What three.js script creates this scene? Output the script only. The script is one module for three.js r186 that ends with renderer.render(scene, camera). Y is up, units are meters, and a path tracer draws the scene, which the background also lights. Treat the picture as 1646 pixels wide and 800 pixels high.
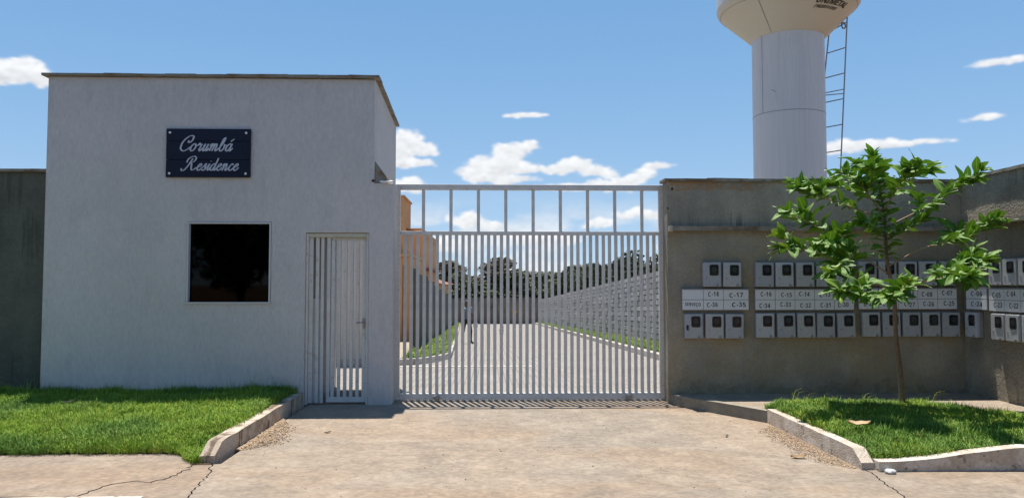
import * as THREE from 'three';
import { mergeGeometries, mergeVertices } from 'three/addons/utils/BufferGeometryUtils.js';
import { RoundedBoxGeometry } from 'three/addons/geometries/RoundedBoxGeometry.js';
import { MarchingCubes } from 'three/addons/objects/MarchingCubes.js';
import { FontLoader } from 'three/addons/loaders/FontLoader.js';
import { TextGeometry } from 'three/addons/geometries/TextGeometry.js';

// ------------------------------------------------------------------ camera, sky, sun, exposure
const scene = new THREE.Scene();
const camera = new THREE.PerspectiveCamera(35.87, 1646 / 800, 0.1, 6000);
camera.position.set(0, 1.6, 0);
camera.rotation.order = 'YXZ';
camera.rotation.set(Math.atan(56 / 1236), -Math.atan(38 / 1236), 0);
const renderer = new THREE.WebGLRenderer({ antialias: true });
renderer.setSize(1024, 497);
renderer.toneMapping = THREE.LinearToneMapping;
renderer.toneMappingExposure = 1.45;
renderer.shadowMap.enabled = true;

const sun = new THREE.DirectionalLight(new THREE.Color(1, 0.945, 0.86), 5.0);
sun.position.set(-0.075, 1, -0.225).multiplyScalar(90);
sun.castShadow = true;
sun.shadow.mapSize.set(4096, 4096);
Object.assign(sun.shadow.camera, { left: -40, right: 40, top: 70, bottom: -70, near: 1, far: 260 });
sun.shadow.camera.updateProjectionMatrix();
scene.add(sun, sun.target);

// ------------------------------------------------------------------ random numbers and noise
function rng(seed) { let a = seed >>> 0; return () => { a = (a + 0x6D2B79F5) | 0; let t = Math.imul(a ^ (a >>> 15), 1 | a); t = (t + Math.imul(t ^ (t >>> 7), 61 | t)) ^ t; return ((t ^ (t >>> 14)) >>> 0) / 4294967296; }; }
function hash3(x, y, z) { let h = Math.imul(x, 374761393) ^ Math.imul(y, 668265263) ^ Math.imul(z, 2147483647 ^ 0x5bd1e995); h = Math.imul(h ^ (h >>> 13), 1274126177); h ^= h >>> 16; return (h >>> 0) / 4294967296; }
const sm = (t) => t * t * (3 - 2 * t), clamp = (x, a = 0, b = 1) => Math.min(b, Math.max(a, x)), mix = (a, b, t) => a + (b - a) * t;
const sstep = (a, b, x) => sm(clamp((x - a) / (b - a)));
function vnoise(x, y, seed, px = 1 << 20, py = 1 << 20) {           // value noise, periodic in px, py
  const xi = Math.floor(x), yi = Math.floor(y), fx = sm(x - xi), fy = sm(y - yi), w = (v, p) => ((v % p) + p) % p;
  const x0 = w(xi, px), x1 = w(xi + 1, px), y0 = w(yi, py), y1 = w(yi + 1, py);
  return mix(mix(hash3(x0, y0, seed), hash3(x1, y0, seed), fx), mix(hash3(x0, y1, seed), hash3(x1, y1, seed), fx), fy);
}
function fbm(x, y, seed, oct = 4, px = 1 << 20, py = 1 << 20) {
  let s = 0, a = 0.5, n = 0;
  for (let i = 0; i < oct; i++) { s += a * vnoise(x, y, seed + i * 17, px, py); n += a; a *= 0.5; x *= 2; y *= 2; px *= 2; py *= 2; }
  return s / n;
}
function tex(w, h, fn, srgb = false) {                              // fn(u, v) -> [r, g, b] 0..1, tiles
  const d = new Uint8Array(w * h * 4);
  for (let j = 0; j < h; j++) for (let i = 0; i < w; i++) {
    const c = fn((i + 0.5) / w, (j + 0.5) / h), k = (j * w + i) * 4;
    for (let q = 0; q < 3; q++) d[k + q] = Math.round(255 * clamp(typeof c === 'number' ? c : c[q]));
    d[k + 3] = 255;
  }
  const t = new THREE.DataTexture(d, w, h);
  t.wrapS = t.wrapT = THREE.RepeatWrapping; t.magFilter = THREE.LinearFilter; t.minFilter = THREE.LinearMipmapLinearFilter; t.generateMipmaps = true;
  if (srgb) t.colorSpace = THREE.SRGBColorSpace;
  t.needsUpdate = true;
  return t;
}
const s3 = (r, g, b) => [r / 255, g / 255, b / 255];
const lerp3 = (a, b, t) => [mix(a[0], b[0], t), mix(a[1], b[1], t), mix(a[2], b[2], t)];
const mul3 = (a, k) => [a[0] * k, a[1] * k, a[2] * k];
const sized = (t, mx, my = mx, ox = 0, oy = 0) => { const c = t.clone(); c.repeat.set(1 / mx, 1 / my); c.offset.set(ox, oy); c.needsUpdate = true; return c; };

// ------------------------------------------------------------------ the sky: clear blue with scattered cumulus
{
  const W = 2048, H = 2048, data = new Float32Array(W * H * 4);
  const clouds = [
    [[-31.88, 12.96, 1.39, 0.74], [-30.90, 13.32, 1.16, 0.60], [-30.08, 12.98, 0.93, 0.56], [-32.84, 12.74, 1.39, 0.83]],
    [[-6.03, 10.24, 1.20, 1.02], [-6.72, 9.41, 1.20, 0.74], [-4.52, 9.91, 0.93, 0.56], [-5.80, 8.89, 1.67, 0.37], [-6.02, 7.15, 1.57, 0.51]],
    [[0.69, 8.78, 2.04, 0.79], [1.90, 9.70, 1.39, 0.69], [3.02, 10.06, 0.83, 0.42], [-0.80, 8.04, 1.67, 0.51], [2.93, 8.50, 1.30, 0.46], [0.69, 7.68, 2.78, 0.37]],
    [[5.35, 8.49, 1.57, 0.42], [6.74, 8.75, 1.30, 0.51], [8.21, 8.18, 1.57, 0.42]],
    [[6.04, 7.11, 2.04, 0.32], [9.26, 7.16, 2.04, 0.42]],
    [[12.54, 8.63, 1.20, 0.32], [11.77, 8.02, 1.02, 0.46], [10.41, 7.59, 1.39, 0.37]],
    [[25.08, 9.25, 1.39, 0.42], [26.94, 9.37, 2.31, 0.28], [29.56, 9.28, 2.31, 0.19]],
    [[34.40, 13.78, 1.67, 0.23]], [[33.54, 10.45, 1.11, 0.23]], [[2.79, 12.46, 1.30, 0.20]],
    [[-1.54, 4.67, 1.39, 0.56], [0.23, 4.35, 0.93, 0.37], [-3.93, 2.95, 2.31, 0.65]],
    [[8.10, 4.33, 1.39, 0.42], [4.41, 3.29, 2.78, 0.46]], [[11.30, 5.07, 1.85, 0.37]], [[20.82, 1.58, 2.78, 0.46]],
  ];
  const R = rng(77);
  for (let k = 0; k < 60; k++) {                                    // the same kind of cloud all round the rest of the sky
    const az = 40 + R() * 280, el = 4 + R() * R() * 30, s = 0.6 + R() * 1.5, c = [];
    for (let q = 0; q < 5; q++) c.push([az + (R() - 0.5) * 5 * s, el + (R() - 0.3) * 1.2 * s, (0.8 + R()) * s, (0.3 + R() * 0.45) * s]);
    clouds.push(c);
  }
  const buckets = Array.from({ length: 360 }, () => []);
  for (const c of clouds) for (const l of c) for (let a = Math.floor(l[0] - l[2] * 2.4 - 3); a <= l[0] + l[2] * 2.4 + 3; a++) { const b = buckets[((a % 360) + 360) % 360]; if (!b.includes(l)) b.push(l); }
  for (let j = 0; j < H; j++) {
    const el = ((j + 0.5) / H - 0.5) * 180;
    for (let i = 0; i < W; i++) {
      const phi = ((i + 0.5) / W - 0.5) * 2 * Math.PI;
      let az = Math.atan2(Math.cos(phi), -Math.sin(phi)) * 180 / Math.PI;
      const e = Math.max(0, el);
      let r, g, b;
      const t1 = 1 - Math.exp(-e / 9), t2 = 1 - Math.exp(-e / 34);
      r = mix(0.42, 0.194, t1); g = mix(0.54, 0.402, t1); b = mix(0.63, 0.672, t1);
      r = mix(r, 0.045, t2); g = mix(g, 0.12, t2); b = mix(b, 0.30, t2);
      const near = buckets[((Math.floor(az) % 360) + 360) % 360];
      if (el > -1 && el < 45 && (el < 7.2 || near.some((l) => Math.abs(l[1] - el) < l[3] * 1.6 + 1.2))) {
        const wx = (fbm(az * 0.9 + 500, el * 0.9 + 90, 3, 4) - 0.5) * 1.5, wy = (fbm(az * 0.9 + 900, el * 0.9 + 20, 9, 4) - 0.5) * 1.0;
        let q = 0, up = 0;
        for (const l of near) {
          let da = az - l[0]; if (da > 180) da -= 360; if (da < -180) da += 360;
          const x = (da + wx) / (l[2] * 1.18), y = (el - l[1] + wy * (l[3] > 0.35 ? 0.8 : 0.35)) / (l[3] * (el < l[1] ? 1.0 : 1.4)), d = 1 - (x * x + y * y);
          if (d > 0) { q = q + d * (1 - 0.55 * q); up += d * y; }
        }
        const det = fbm(az * 3.2 + 300, el * 3.8 + 60, 21, 4);
        // low band of far cumulus near the horizon
        const far = sstep(0.42, 0.64, fbm(az * 0.22 + 40, el * 0.55 + 7, 31, 5)) * sstep(7, 3.0, el) * 0.8;
        const a = clamp(sstep(0.02, 0.62, q + (det - 0.5) * 0.8 * clamp(q * 4)) + far * (1 - clamp(q)));
        const lum = clamp(0.90 + up * 0.18 + (det - 0.5) * 0.30, 0.72, 1.08);
        const al = a * 0.96;
        r = mix(r, 0.68 * lum, al); g = mix(g, 0.69 * lum, al); b = mix(b, 0.705 * lum, al);
      }
      const k = (j * W + i) * 4;
      data[k] = r; data[k + 1] = g; data[k + 2] = b; data[k + 3] = 1;
    }
  }
  const t = new THREE.DataTexture(data, W, H, THREE.RGBAFormat, THREE.FloatType);
  t.mapping = THREE.EquirectangularReflectionMapping; t.magFilter = t.minFilter = THREE.LinearFilter; t.wrapS = THREE.RepeatWrapping; t.needsUpdate = true;
  scene.background = t; scene.environment = t;
}

// ------------------------------------------------------------------ helpers
const names = new Map();
function numbered(n) { const k = names.get(n) ?? 0; names.set(n, k + 1); return k ? `${n}_${String(k).padStart(3, '0')}` : n; }
const V = (x, y, z) => new THREE.Vector3(x, y, z);
function shade(o) { o.traverse((m) => { if (m.isMesh) { m.castShadow = true; m.receiveShadow = true; } }); return o; }
function thing(name, label, category, [x, y, z] = [0, 0, 0], turn = 0, group) {
  const o = new THREE.Group(); o.name = numbered(name); o.position.set(x, y, z); o.rotation.y = turn; scene.add(o);
  o.userData = { label, category }; if (group) o.userData.group = group;
  return o;
}
function part(name, geo, m, parent, world = true) {                 // a mesh under its thing; geometry given in world metres unless world is false
  const o = new THREE.Mesh(geo, m); o.name = name; o.castShadow = o.receiveShadow = true;
  if (world) { let p = parent; while (p && p !== scene) { geo.translate(-p.position.x, -p.position.y, -p.position.z); p = p.parent; } }
  parent.add(o); return o;
}
function piece(name, geo, m, parent, x = 0, y = 0, z = 0) { const o = new THREE.Mesh(geo, m); o.name = name; o.castShadow = o.receiveShadow = true; o.position.set(x, y, z); parent.add(o); return o; }
function structure(name, geo, m, label) {
  const o = new THREE.Mesh(geo, m); o.name = numbered(name); o.castShadow = o.receiveShadow = true; o.userData.kind = 'structure';
  if (label) o.userData.label = label;
  scene.add(o); return o;
}
function stuff(o, name, label, category, parent = scene) { o.name = parent === scene ? numbered(name) : name; o.userData.kind = 'stuff'; if (parent === scene) { o.userData.label = label; o.userData.category = category; } o.castShadow = o.receiveShadow = true; parent.add(o); return o; }
function uvm(g) {                                                   // uv in metres from the dominant axis of each face
  g = g.index ? g.toNonIndexed() : g;
  const p = g.attributes.position, uv = new Float32Array(p.count * 2), a = V(), b = V(), c = V(), n = V();
  for (let i = 0; i < p.count; i += 3) {
    a.fromBufferAttribute(p, i); b.fromBufferAttribute(p, i + 1); c.fromBufferAttribute(p, i + 2);
    n.copy(b).sub(a).cross(c.clone().sub(a));
    const x = Math.abs(n.x), y = Math.abs(n.y), z = Math.abs(n.z);
    [a, b, c].forEach((v, k) => { const q = (i + k) * 2; if (z >= x && z >= y) { uv[q] = v.x; uv[q + 1] = v.y; } else if (x >= y) { uv[q] = v.z; uv[q + 1] = v.y; } else { uv[q] = v.x; uv[q + 1] = v.z; } });
  }
  g.setAttribute('uv', new THREE.BufferAttribute(uv, 2));
  return g;
}
const boxg = (x0, x1, y0, y1, z0, z1) => uvm(new THREE.BoxGeometry(Math.abs(x1 - x0), Math.abs(y1 - y0), Math.abs(z1 - z0)).translate((x0 + x1) / 2, (y0 + y1) / 2, (z0 + z1) / 2));
const rbox = (x0, x1, y0, y1, z0, z1, r = 0.005, s = 1) => uvm(new RoundedBoxGeometry(Math.abs(x1 - x0), Math.abs(y1 - y0), Math.abs(z1 - z0), s, r).translate((x0 + x1) / 2, (y0 + y1) / 2, (z0 + z1) / 2));
function roughBox(x0, x1, y0, y1, z0, z1, step, amp, scale, seed, drop = () => 0) {   // a box with slightly uneven faces and edges
  const nx = Math.max(1, Math.round((x1 - x0) / step)), ny = Math.max(1, Math.round((y1 - y0) / step)), nz = Math.max(1, Math.round((z1 - z0) / step));
  const g = new THREE.BoxGeometry(x1 - x0, y1 - y0, z1 - z0, nx, ny, nz).translate((x0 + x1) / 2, (y0 + y1) / 2, (z0 + z1) / 2);
  const p = g.attributes.position, n = (x, y, z, s) => fbm(x * scale + z * scale * 0.73 + 50, y * scale + z * scale * 0.61 + 50, s, 3) - 0.5;
  const q = new Float32Array(p.count * 3);
  for (let i = 0; i < p.count; i++) {
    const x = p.getX(i), y = p.getY(i), z = p.getZ(i);
    q[i * 3] = x + 2 * amp * n(x, y, z, seed); q[i * 3 + 1] = y + 2 * amp * n(x, y, z, seed + 5) + drop(x, y, z); q[i * 3 + 2] = z + 2 * amp * n(x, y, z, seed + 9);
  }
  g.setAttribute('position', new THREE.BufferAttribute(q, 3));
  const r = uvm(g); r.computeVertexNormals(); return r;
}
function extrude(pts, depth, holes = [], bevel = 0.006) {           // outline in x, y; extruded along z from 0 to depth
  const s = new THREE.Shape(pts.map(([x, y]) => new THREE.Vector2(x, y)));
  for (const h of holes) s.holes.push(new THREE.Path(h.map(([x, y]) => new THREE.Vector2(x, y))));
  return new THREE.ExtrudeGeometry(s, { depth: depth - 2 * bevel, bevelEnabled: bevel > 0, bevelSize: bevel, bevelOffset: -bevel, bevelThickness: bevel, bevelSegments: 1, steps: 1 }).translate(0, 0, bevel);
}
function slab(pts, y0, y1) {                                        // plan outline in x, z; from y0 up to y1
  return uvm(extrude(pts.map(([x, z]) => [x, -z]), y1 - y0, [], 0).rotateX(-Math.PI / 2).translate(0, y0, 0));
}
const rect = (x0, x1, y0, y1) => [[x0, y0], [x1, y0], [x1, y1], [x0, y1]];
const cyl = (a, b, r0, r1 = r0, seg = 10) => { const d = b.clone().sub(a), g = new THREE.CylinderGeometry(r1, r0, d.length(), seg, 1); g.applyQuaternion(new THREE.Quaternion().setFromUnitVectors(V(0, 1, 0), d.clone().normalize())); const m = a.clone().add(b).multiplyScalar(0.5); return g.translate(m.x, m.y, m.z); };
const merge = (l) => mergeGeometries(l.map((g) => { const q = g.index ? g.toNonIndexed() : g; for (const k of Object.keys(q.attributes)) if (!['position', 'normal', 'uv', 'color'].includes(k)) q.deleteAttribute(k); return q; }));
function taper(points, radii, seg = 8) {                            // a limb along a smooth path with its own radius at each point
  const c = new THREE.CatmullRomCurve3(points), N = points.length * 4, fr = c.computeFrenetFrames(N, false), pos = [], nor = [], uv = [], idx = [], L = c.getLength();
  for (let i = 0; i <= N; i++) {
    const t = i / N, p = c.getPoint(t), f = t * (radii.length - 1), k = Math.min(radii.length - 2, Math.floor(f)), r = mix(radii[k], radii[k + 1], f - k);
    for (let j = 0; j <= seg; j++) { const a = j / seg * Math.PI * 2, n = fr.normals[i].clone().multiplyScalar(Math.cos(a)).addScaledVector(fr.binormals[i], Math.sin(a)); nor.push(n.x, n.y, n.z); pos.push(p.x + n.x * r, p.y + n.y * r, p.z + n.z * r); uv.push(j / seg * 0.2, t * L); }
  }
  for (let i = 0; i < N; i++) for (let j = 0; j < seg; j++) { const a = i * (seg + 1) + j, b = a + seg + 1; idx.push(a, a + 1, b, b, a + 1, b + 1); }
  const g = new THREE.BufferGeometry(); g.setAttribute('position', new THREE.Float32BufferAttribute(pos, 3)); g.setAttribute('normal', new THREE.Float32BufferAttribute(nor, 3)); g.setAttribute('uv', new THREE.Float32BufferAttribute(uv, 2)); g.setIndex(idx);
  return g;
}
const std = (o) => new THREE.MeshStandardMaterial(o), phys = (o) => new THREE.MeshPhysicalMaterial(o);
const lin = (r, g, b) => new THREE.Color().setRGB(r, g, b);

// ------------------------------------------------------------------ surface materials
const grainBump = tex(1024, 1024, (u, v) => {                       // trowelled plaster with short vertical strokes; tile of 1.2 m
  const st = fbm(u * 150, v * 26, 101, 3, 150, 26), fine = fbm(u * 220, v * 180, 102, 2, 220, 180), co = fbm(u * 14, v * 9, 103, 3, 14, 9);
  return 0.45 * st + 0.3 * fine + 0.25 * co + 0.35 * Math.pow(Math.max(0, st - 0.55), 1) * 2;
});
const roughBump = tex(1024, 1024, (u, v) => {                       // sprayed rough-cast; tile of 1.0 m
  const a = fbm(u * 46, v * 46, 111, 4, 46, 46), b = fbm(u * 120, v * 120, 112, 2, 120, 120);
  return clamp(Math.pow(a, 1.3) * 0.75 + b * 0.3);
});
const fineBump = tex(512, 512, (u, v) => fbm(u * 40, v * 40, 121, 4, 40, 40));
const facadeColor = tex(1024, 1024, (u, v) => {                     // light grey paint, faint roller patches and dirt runs; tile of 4.6 m
  const p = fbm(u * 5, v * 5, 131, 4, 5, 5), s = fbm(u * 90, v * 5, 132, 3, 90, 5), f = fbm(u * 200, v * 90, 133, 2, 200, 90), d = sstep(0.62, 0.8, fbm(u * 26, v * 9, 134, 4, 26, 9));
  return mul3(s3(206, 201, 198), 0.93 + 0.085 * p + 0.015 * (s - 0.5) + 0.07 * (f - 0.5) - 0.03 * d);
}, true);
const matFacade = std({ map: sized(facadeColor, 4.6), bumpMap: sized(grainBump, 1.2), bumpScale: 0.009, roughness: 0.92 });
const cementColor = tex(1024, 1024, (u, v) => {                     // bare grey-brown cement render; tile of 4.2 m
  const p = fbm(u * 6, v * 6, 141, 5, 6, 6), f = fbm(u * 120, v * 120, 142, 2, 120, 120), s = fbm(u * 60, v * 4, 143, 3, 60, 4), dr = sstep(0.60, 0.74, fbm(u * 70, v * 5, 144, 4, 70, 5)) * sstep(0.45, 0.62, fbm(u * 5, v * 4, 145, 3, 5, 4));
  let c = lerp3(s3(132, 128, 117), s3(112, 109, 100), sstep(0.3, 0.7, p));
  c = mul3(c, 0.93 + 0.12 * (f - 0.5) + 0.10 * s);
  return mul3(c, 1 - 0.16 * dr);
}, true);
const matCement = std({ map: sized(cementColor, 4.2), color: lin(1.3, 1.25, 1.18), bumpMap: sized(fineBump, 0.5), bumpScale: 0.006, roughness: 0.95 });
const matRoughcast = std({ map: sized(cementColor, 3.1), color: lin(1.62, 1.54, 1.42), bumpMap: sized(roughBump, 1.0), bumpScale: 0.035, roughness: 0.96 });
const matDarkWall = std({ map: sized(cementColor, 3.7), color: lin(0.52, 0.58, 0.55), bumpMap: sized(roughBump, 1.1), bumpScale: 0.008, roughness: 0.95 });
const copingColor = tex(512, 512, (u, v) => { const p = fbm(u * 24, v * 24, 151, 4, 24, 24), q = fbm(u * 7, v * 7, 152, 3, 7, 7); return lerp3(lerp3(s3(120, 112, 100), s3(164, 156, 142), p), s3(104, 76, 52), sstep(0.55, 0.75, q) * 0.6); }, true);
const matCoping = std({ map: sized(copingColor, 1.6), bumpMap: sized(fineBump, 0.35), bumpScale: 0.008, roughness: 0.95 });
const driveColor = tex(1280, 1280, (u, v) => {                      // worn concrete with red dust; tile of 9 m
  const a = fbm(u * 7, v * 7, 161, 5, 7, 7), w = fbm(u * 5 + 0.6 * a, v * 16 + 1.4 * a, 162, 5, 5, 16), f = fbm(u * 260, v * 260, 163, 2, 260, 260), m = fbm(u * 40, v * 40, 164, 4, 40, 40);
  const sw = Math.abs(fbm(u * 22 + a, v * 44, 165, 4, 22, 44) - 0.5);
  let c = lerp3(s3(185, 168, 149), s3(176, 164, 149), sstep(0.35, 0.65, a));
  c = lerp3(c, s3(190, 152, 117), 0.26 * sstep(0.44, 0.78, w));
  c = lerp3(c, s3(204, 193, 176), 0.18 * sstep(0.52, 0.78, m));
  c = lerp3(c, s3(138, 126, 112), 0.22 * sstep(0.60, 0.74, fbm(u * 30 + 2 * a, v * 60, 166, 4, 30, 60)));
  c = lerp3(c, s3(142, 128, 112), 0.32 * sstep(0.018, 0.004, sw));
  return mul3(c, 0.92 + 0.2 * (f - 0.5) + 0.14 * (m - 0.5) + 0.04);
}, true);
const driveBump = tex(1024, 1024, (u, v) => 0.5 * fbm(u * 60, v * 60, 171, 4, 60, 60) + 0.3 * fbm(u * 14, v * 26, 172, 4, 14, 26) + 0.2 * fbm(u * 300, v * 300, 173, 1, 300, 300));
const matDrive = std({ map: sized(driveColor, 9, 9, 0.13, 0.31), color: lin(0.64, 0.62, 0.595), bumpMap: sized(driveBump, 2.3), bumpScale: 0.012, roughness: 0.9 });
const matWalk = std({ map: sized(driveColor, 9, 9, 0.43, 0.71), color: lin(0.60, 0.58, 0.56), bumpMap: sized(driveBump, 2.3), bumpScale: 0.01, roughness: 0.9 });
const matPlatform = std({ map: sized(driveColor, 6.5, 6.5, 0.6, 0.1), color: lin(0.66, 0.66, 0.66), bumpMap: sized(driveBump, 1.9), bumpScale: 0.008, roughness: 0.9 });
const kerbColor = tex(1024, 1024, (u, v) => {                       // old limewash over cement; tile of 2 m
  const p = fbm(u * 16, v * 16, 181, 5, 16, 16), f = fbm(u * 90, v * 90, 182, 3, 90, 90), s = fbm(u * 44, v * 5, 183, 4, 44, 5);
  let c = lerp3(s3(196, 186, 172), s3(170, 156, 140), sstep(0.4, 0.62, p));
  c = lerp3(c, s3(92, 78, 64), 0.85 * sstep(0.58, 0.72, s * 0.6 + p * 0.4));
  return mul3(c, 0.9 + 0.2 * f);
}, true);
const matKerb = std({ map: sized(kerbColor, 2.0), color: lin(0.95, 0.92, 0.88), bumpMap: sized(fineBump, 0.4), bumpScale: 0.01, roughness: 0.92 });
const kerbClean = tex(512, 512, (u, v) => { const p = fbm(u * 14, v * 14, 186, 5, 14, 14), f = fbm(u * 70, v * 70, 187, 3, 70, 70), b = 0.55 * sstep(0.62, 0.72, fbm(u * 40, v * 40, 188, 4, 40, 40)) * sstep(0.5, 0.66, fbm(u * 7, v * 7, 189, 3, 7, 7)); return mul3(lerp3(lerp3(s3(204, 196, 186), s3(186, 174, 160), sstep(0.4, 0.6, p)), s3(74, 64, 54), b * 0.8), 0.92 + 0.16 * f); }, true);
const matKerbWhite = std({ map: sized(kerbClean, 1.7), color: lin(1.02, 1.0, 0.97), bumpMap: sized(fineBump, 0.4), bumpScale: 0.008, roughness: 0.9 });
const soilColor = tex(512, 512, (u, v) => { const p = fbm(u * 12, v * 12, 191, 5, 12, 12), f = fbm(u * 90, v * 90, 192, 2, 90, 90); return mul3(lerp3(s3(112, 84, 58), s3(74, 60, 40), p), 0.8 + 0.4 * f); }, true);
const matSoil = std({ map: sized(soilColor, 2.0), roughness: 1 });
const matDirt = std({ map: sized(soilColor, 14), color: lin(1.3, 1.15, 1.0), roughness: 1 });
const matAsphalt = std({ color: lin(0.075, 0.07, 0.066), bumpMap: sized(fineBump, 0.6), bumpScale: 0.01, roughness: 0.95 });
const paint = (r, g, b, rough = 0.5, o = {}) => phys({ color: lin(r, g, b), roughness: rough, ...o });
const gateSpeck = tex(256, 256, (u, v) => { const p = fbm(u * 9, v * 9, 201, 4, 9, 9), f = fbm(u * 60, v * 60, 202, 2, 60, 60), r = sstep(0.70, 0.8, fbm(u * 22, v * 22, 203, 4, 22, 22)); return lerp3(mul3([0.86, 0.86, 0.86], 0.92 + 0.1 * p + 0.06 * f), s3(170, 150, 128), r * 0.35); }, true);
const matGate = phys({ map: sized(gateSpeck, 0.9), color: lin(0.90, 0.87, 0.82), roughness: 0.55 });
const matDoor = phys({ map: sized(gateSpeck, 1.3), color: lin(0.84, 0.82, 0.77), roughness: 0.55 });
const matFrameCream = phys({ map: sized(gateSpeck, 0.7), color: lin(0.74, 0.70, 0.56), roughness: 0.6 });
const matAlu = phys({ color: lin(0.55, 0.55, 0.56), roughness: 0.4 });
const matBlack = paint(0.012, 0.012, 0.013, 0.6);
const matSteel = phys({ color: lin(0.32, 0.31, 0.30), roughness: 0.45, metalness: 0.7 });
const matInside = std({ color: lin(0.5, 0.5, 0.48), roughness: 0.9 });

// ------------------------------------------------------------------ ground: one sheet to the horizon, sloping down behind the gate
const SL = 0.038, streetY = (z) => (z > -11 ? 0 : z > -92 ? SL * (z + 11) : SL * -81);
const groundY = (x, z) => (z > -5.16 ? -0.125 : z > -11 ? -0.07 : streetY(z) - 0.06);
{
  const xs = [-1500, -400, -120, -40, -16, -8, -4, 0, 4, 8, 16, 40, 120, 400, 1500], zs = [900, 200, 60, 20, 6, -5.1, -5.18, -10.9, -12, -20, -40, -60, -80, -92, -120, -200, -500, -1500, -3000];
  const pos = [], idx = [], uv = [];
  for (const z of zs) for (const x of xs) { pos.push(x, groundY(x, z), z); uv.push(x, z); }
  const n = xs.length;
  for (let j = 0; j < zs.length - 1; j++) for (let i = 0; i < n - 1; i++) { const a = j * n + i; idx.push(a, a + 1, a + n, a + 1, a + n + 1, a + n); }
  const g = new THREE.BufferGeometry(); g.setAttribute('position', new THREE.Float32BufferAttribute(pos, 3)); g.setAttribute('uv', new THREE.Float32BufferAttribute(uv, 2)); g.setIndex(idx); g.computeVertexNormals();
  structure('ground', g, matDirt);
}
structure('road', boxg(-40, 40, -0.2, -0.118, -5.72, 3.2), matAsphalt);

// the concrete apron, broken by cracks: each slab ends at a ragged edge and the gap between two slabs is open down to the soil
function ragged(pts, seed, amp = 0.02) { const R = rng(seed), out = []; for (let i = 0; i < pts.length - 1; i++) for (let k = 0; k < 7; k++) { const t = k / 7, o = k ? (R() - 0.5) * 2 * amp : 0; out.push([mix(pts[i][0], pts[i + 1][0], t) + o, mix(pts[i][1], pts[i + 1][1], t) + (k ? (R() - 0.5) * amp : 0)]); } out.push(pts[pts.length - 1]); return out; }
const off = (l, dx, dz) => l.map(([x, z]) => [x + dx, z + dz]);
const crackMain = ragged([[-2.45, -6.98], [-2.36, -6.62], [-2.33, -6.40], [-2.29, -6.15], [-2.24, -5.75], [-2.26, -5.2]], 5, 0.022);
const crackSmall = ragged([[-2.62, -6.96], [-2.60, -6.78], [-2.64, -6.55], [-2.72, -6.36], [-2.86, -6.42], [-3.02, -6.30], [-3.10, -5.97]], 6, 0.022);
const crackRight = ragged([[3.26, -6.62], [3.24, -6.40], [3.19, -6.16], [3.17, -6.0], [3.13, -5.7], [3.12, -5.2]], 8, 0.016);
structure('driveway', slab([...off(crackMain, 0.008, 0), ...off(crackRight, -0.007, 0).reverse(), [3.3, -6.7], [3.33, -8.8], [2.6, -10.2], [2.6, -11.0], [-1.9, -11.0], [-2.38, -10.95], [-2.38, -7.0]], -0.068, 0), matDrive);
structure('pavement', slab([[-13, -5.97], [-13, -7.44], [-2.95, -7.44], [-2.76, -7.28], ...off(crackSmall, -0.005, 0)], -0.068, 0.002), matWalk);
structure('pavement', slab([...off(crackSmall, 0.004, 0.002), [-3.08, -5.97], [-2.6, -5.94], [-2.58, -5.2], ...off(crackMain, -0.005, 0).reverse()], -0.068, -0.002), matWalk);
structure('pavement', slab([...off(crackRight, 0.005, 0), [16, -5.2], [16, -6.7], [3.3, -6.7]], -0.068, 0.001), matWalk);
structure('kerb', roughBox(-13, -2.60, -0.12, 0.0, -5.955, -5.74, 0.12, 0.006, 3, 15), matKerbWhite);
structure('platform', slab([[2.44, -10.3], [2.50, -10.06], [3.28, -8.86], [3.27, -9.01], [3.5, -9.225], [4.4, -9.325], [5.15, -9.225], [5.555, -8.75], [5.755, -8.1], [6.005, -7.75], [9, -7.205], [13.5, -7.005], [13.5, -10.3]], -0.06, 0.125), matPlatform);

// kerbs of the planting beds
const kerbDrop = (z0, z1, cut) => (x, y, z) => (y > 0.05 && z > z1 - cut ? -(z - (z1 - cut)) / cut * 0.10 : 0);
structure('kerb', roughBox(-2.575, -2.44, -0.06, 0.165, -10.29, -7.02, 0.09, 0.007, 4, 21, kerbDrop(-10.29, -7.02, 0.2)), matKerb);
structure('kerb', roughBox(3.215, 3.325, -0.06, 0.158, -8.83, -6.60, 0.08, 0.006, 4, 23, kerbDrop(-8.83, -6.60, 0.16)), matKerbWhite);
{ // cement edge between the gate pillar and the white kerb
  const g = roughBox(0, 1.62, -0.06, 0.14, -0.06, 0.04, 0.09, 0.006, 4, 24); g.rotateY(-Math.atan2(1.32, 0.80)); g.translate(2.47, 0, -10.14);
  structure('kerb', uvm(g), matCement);
}
structure('kerb', roughBox(3.335, 14, -0.06, 0.20, -6.66, -6.53, 0.08, 0.006, 3, 25, (x, y) => (y > 0.1 ? -0.115 * sstep(4.75, 3.4, x) : 0)), matKerbWhite);

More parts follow.
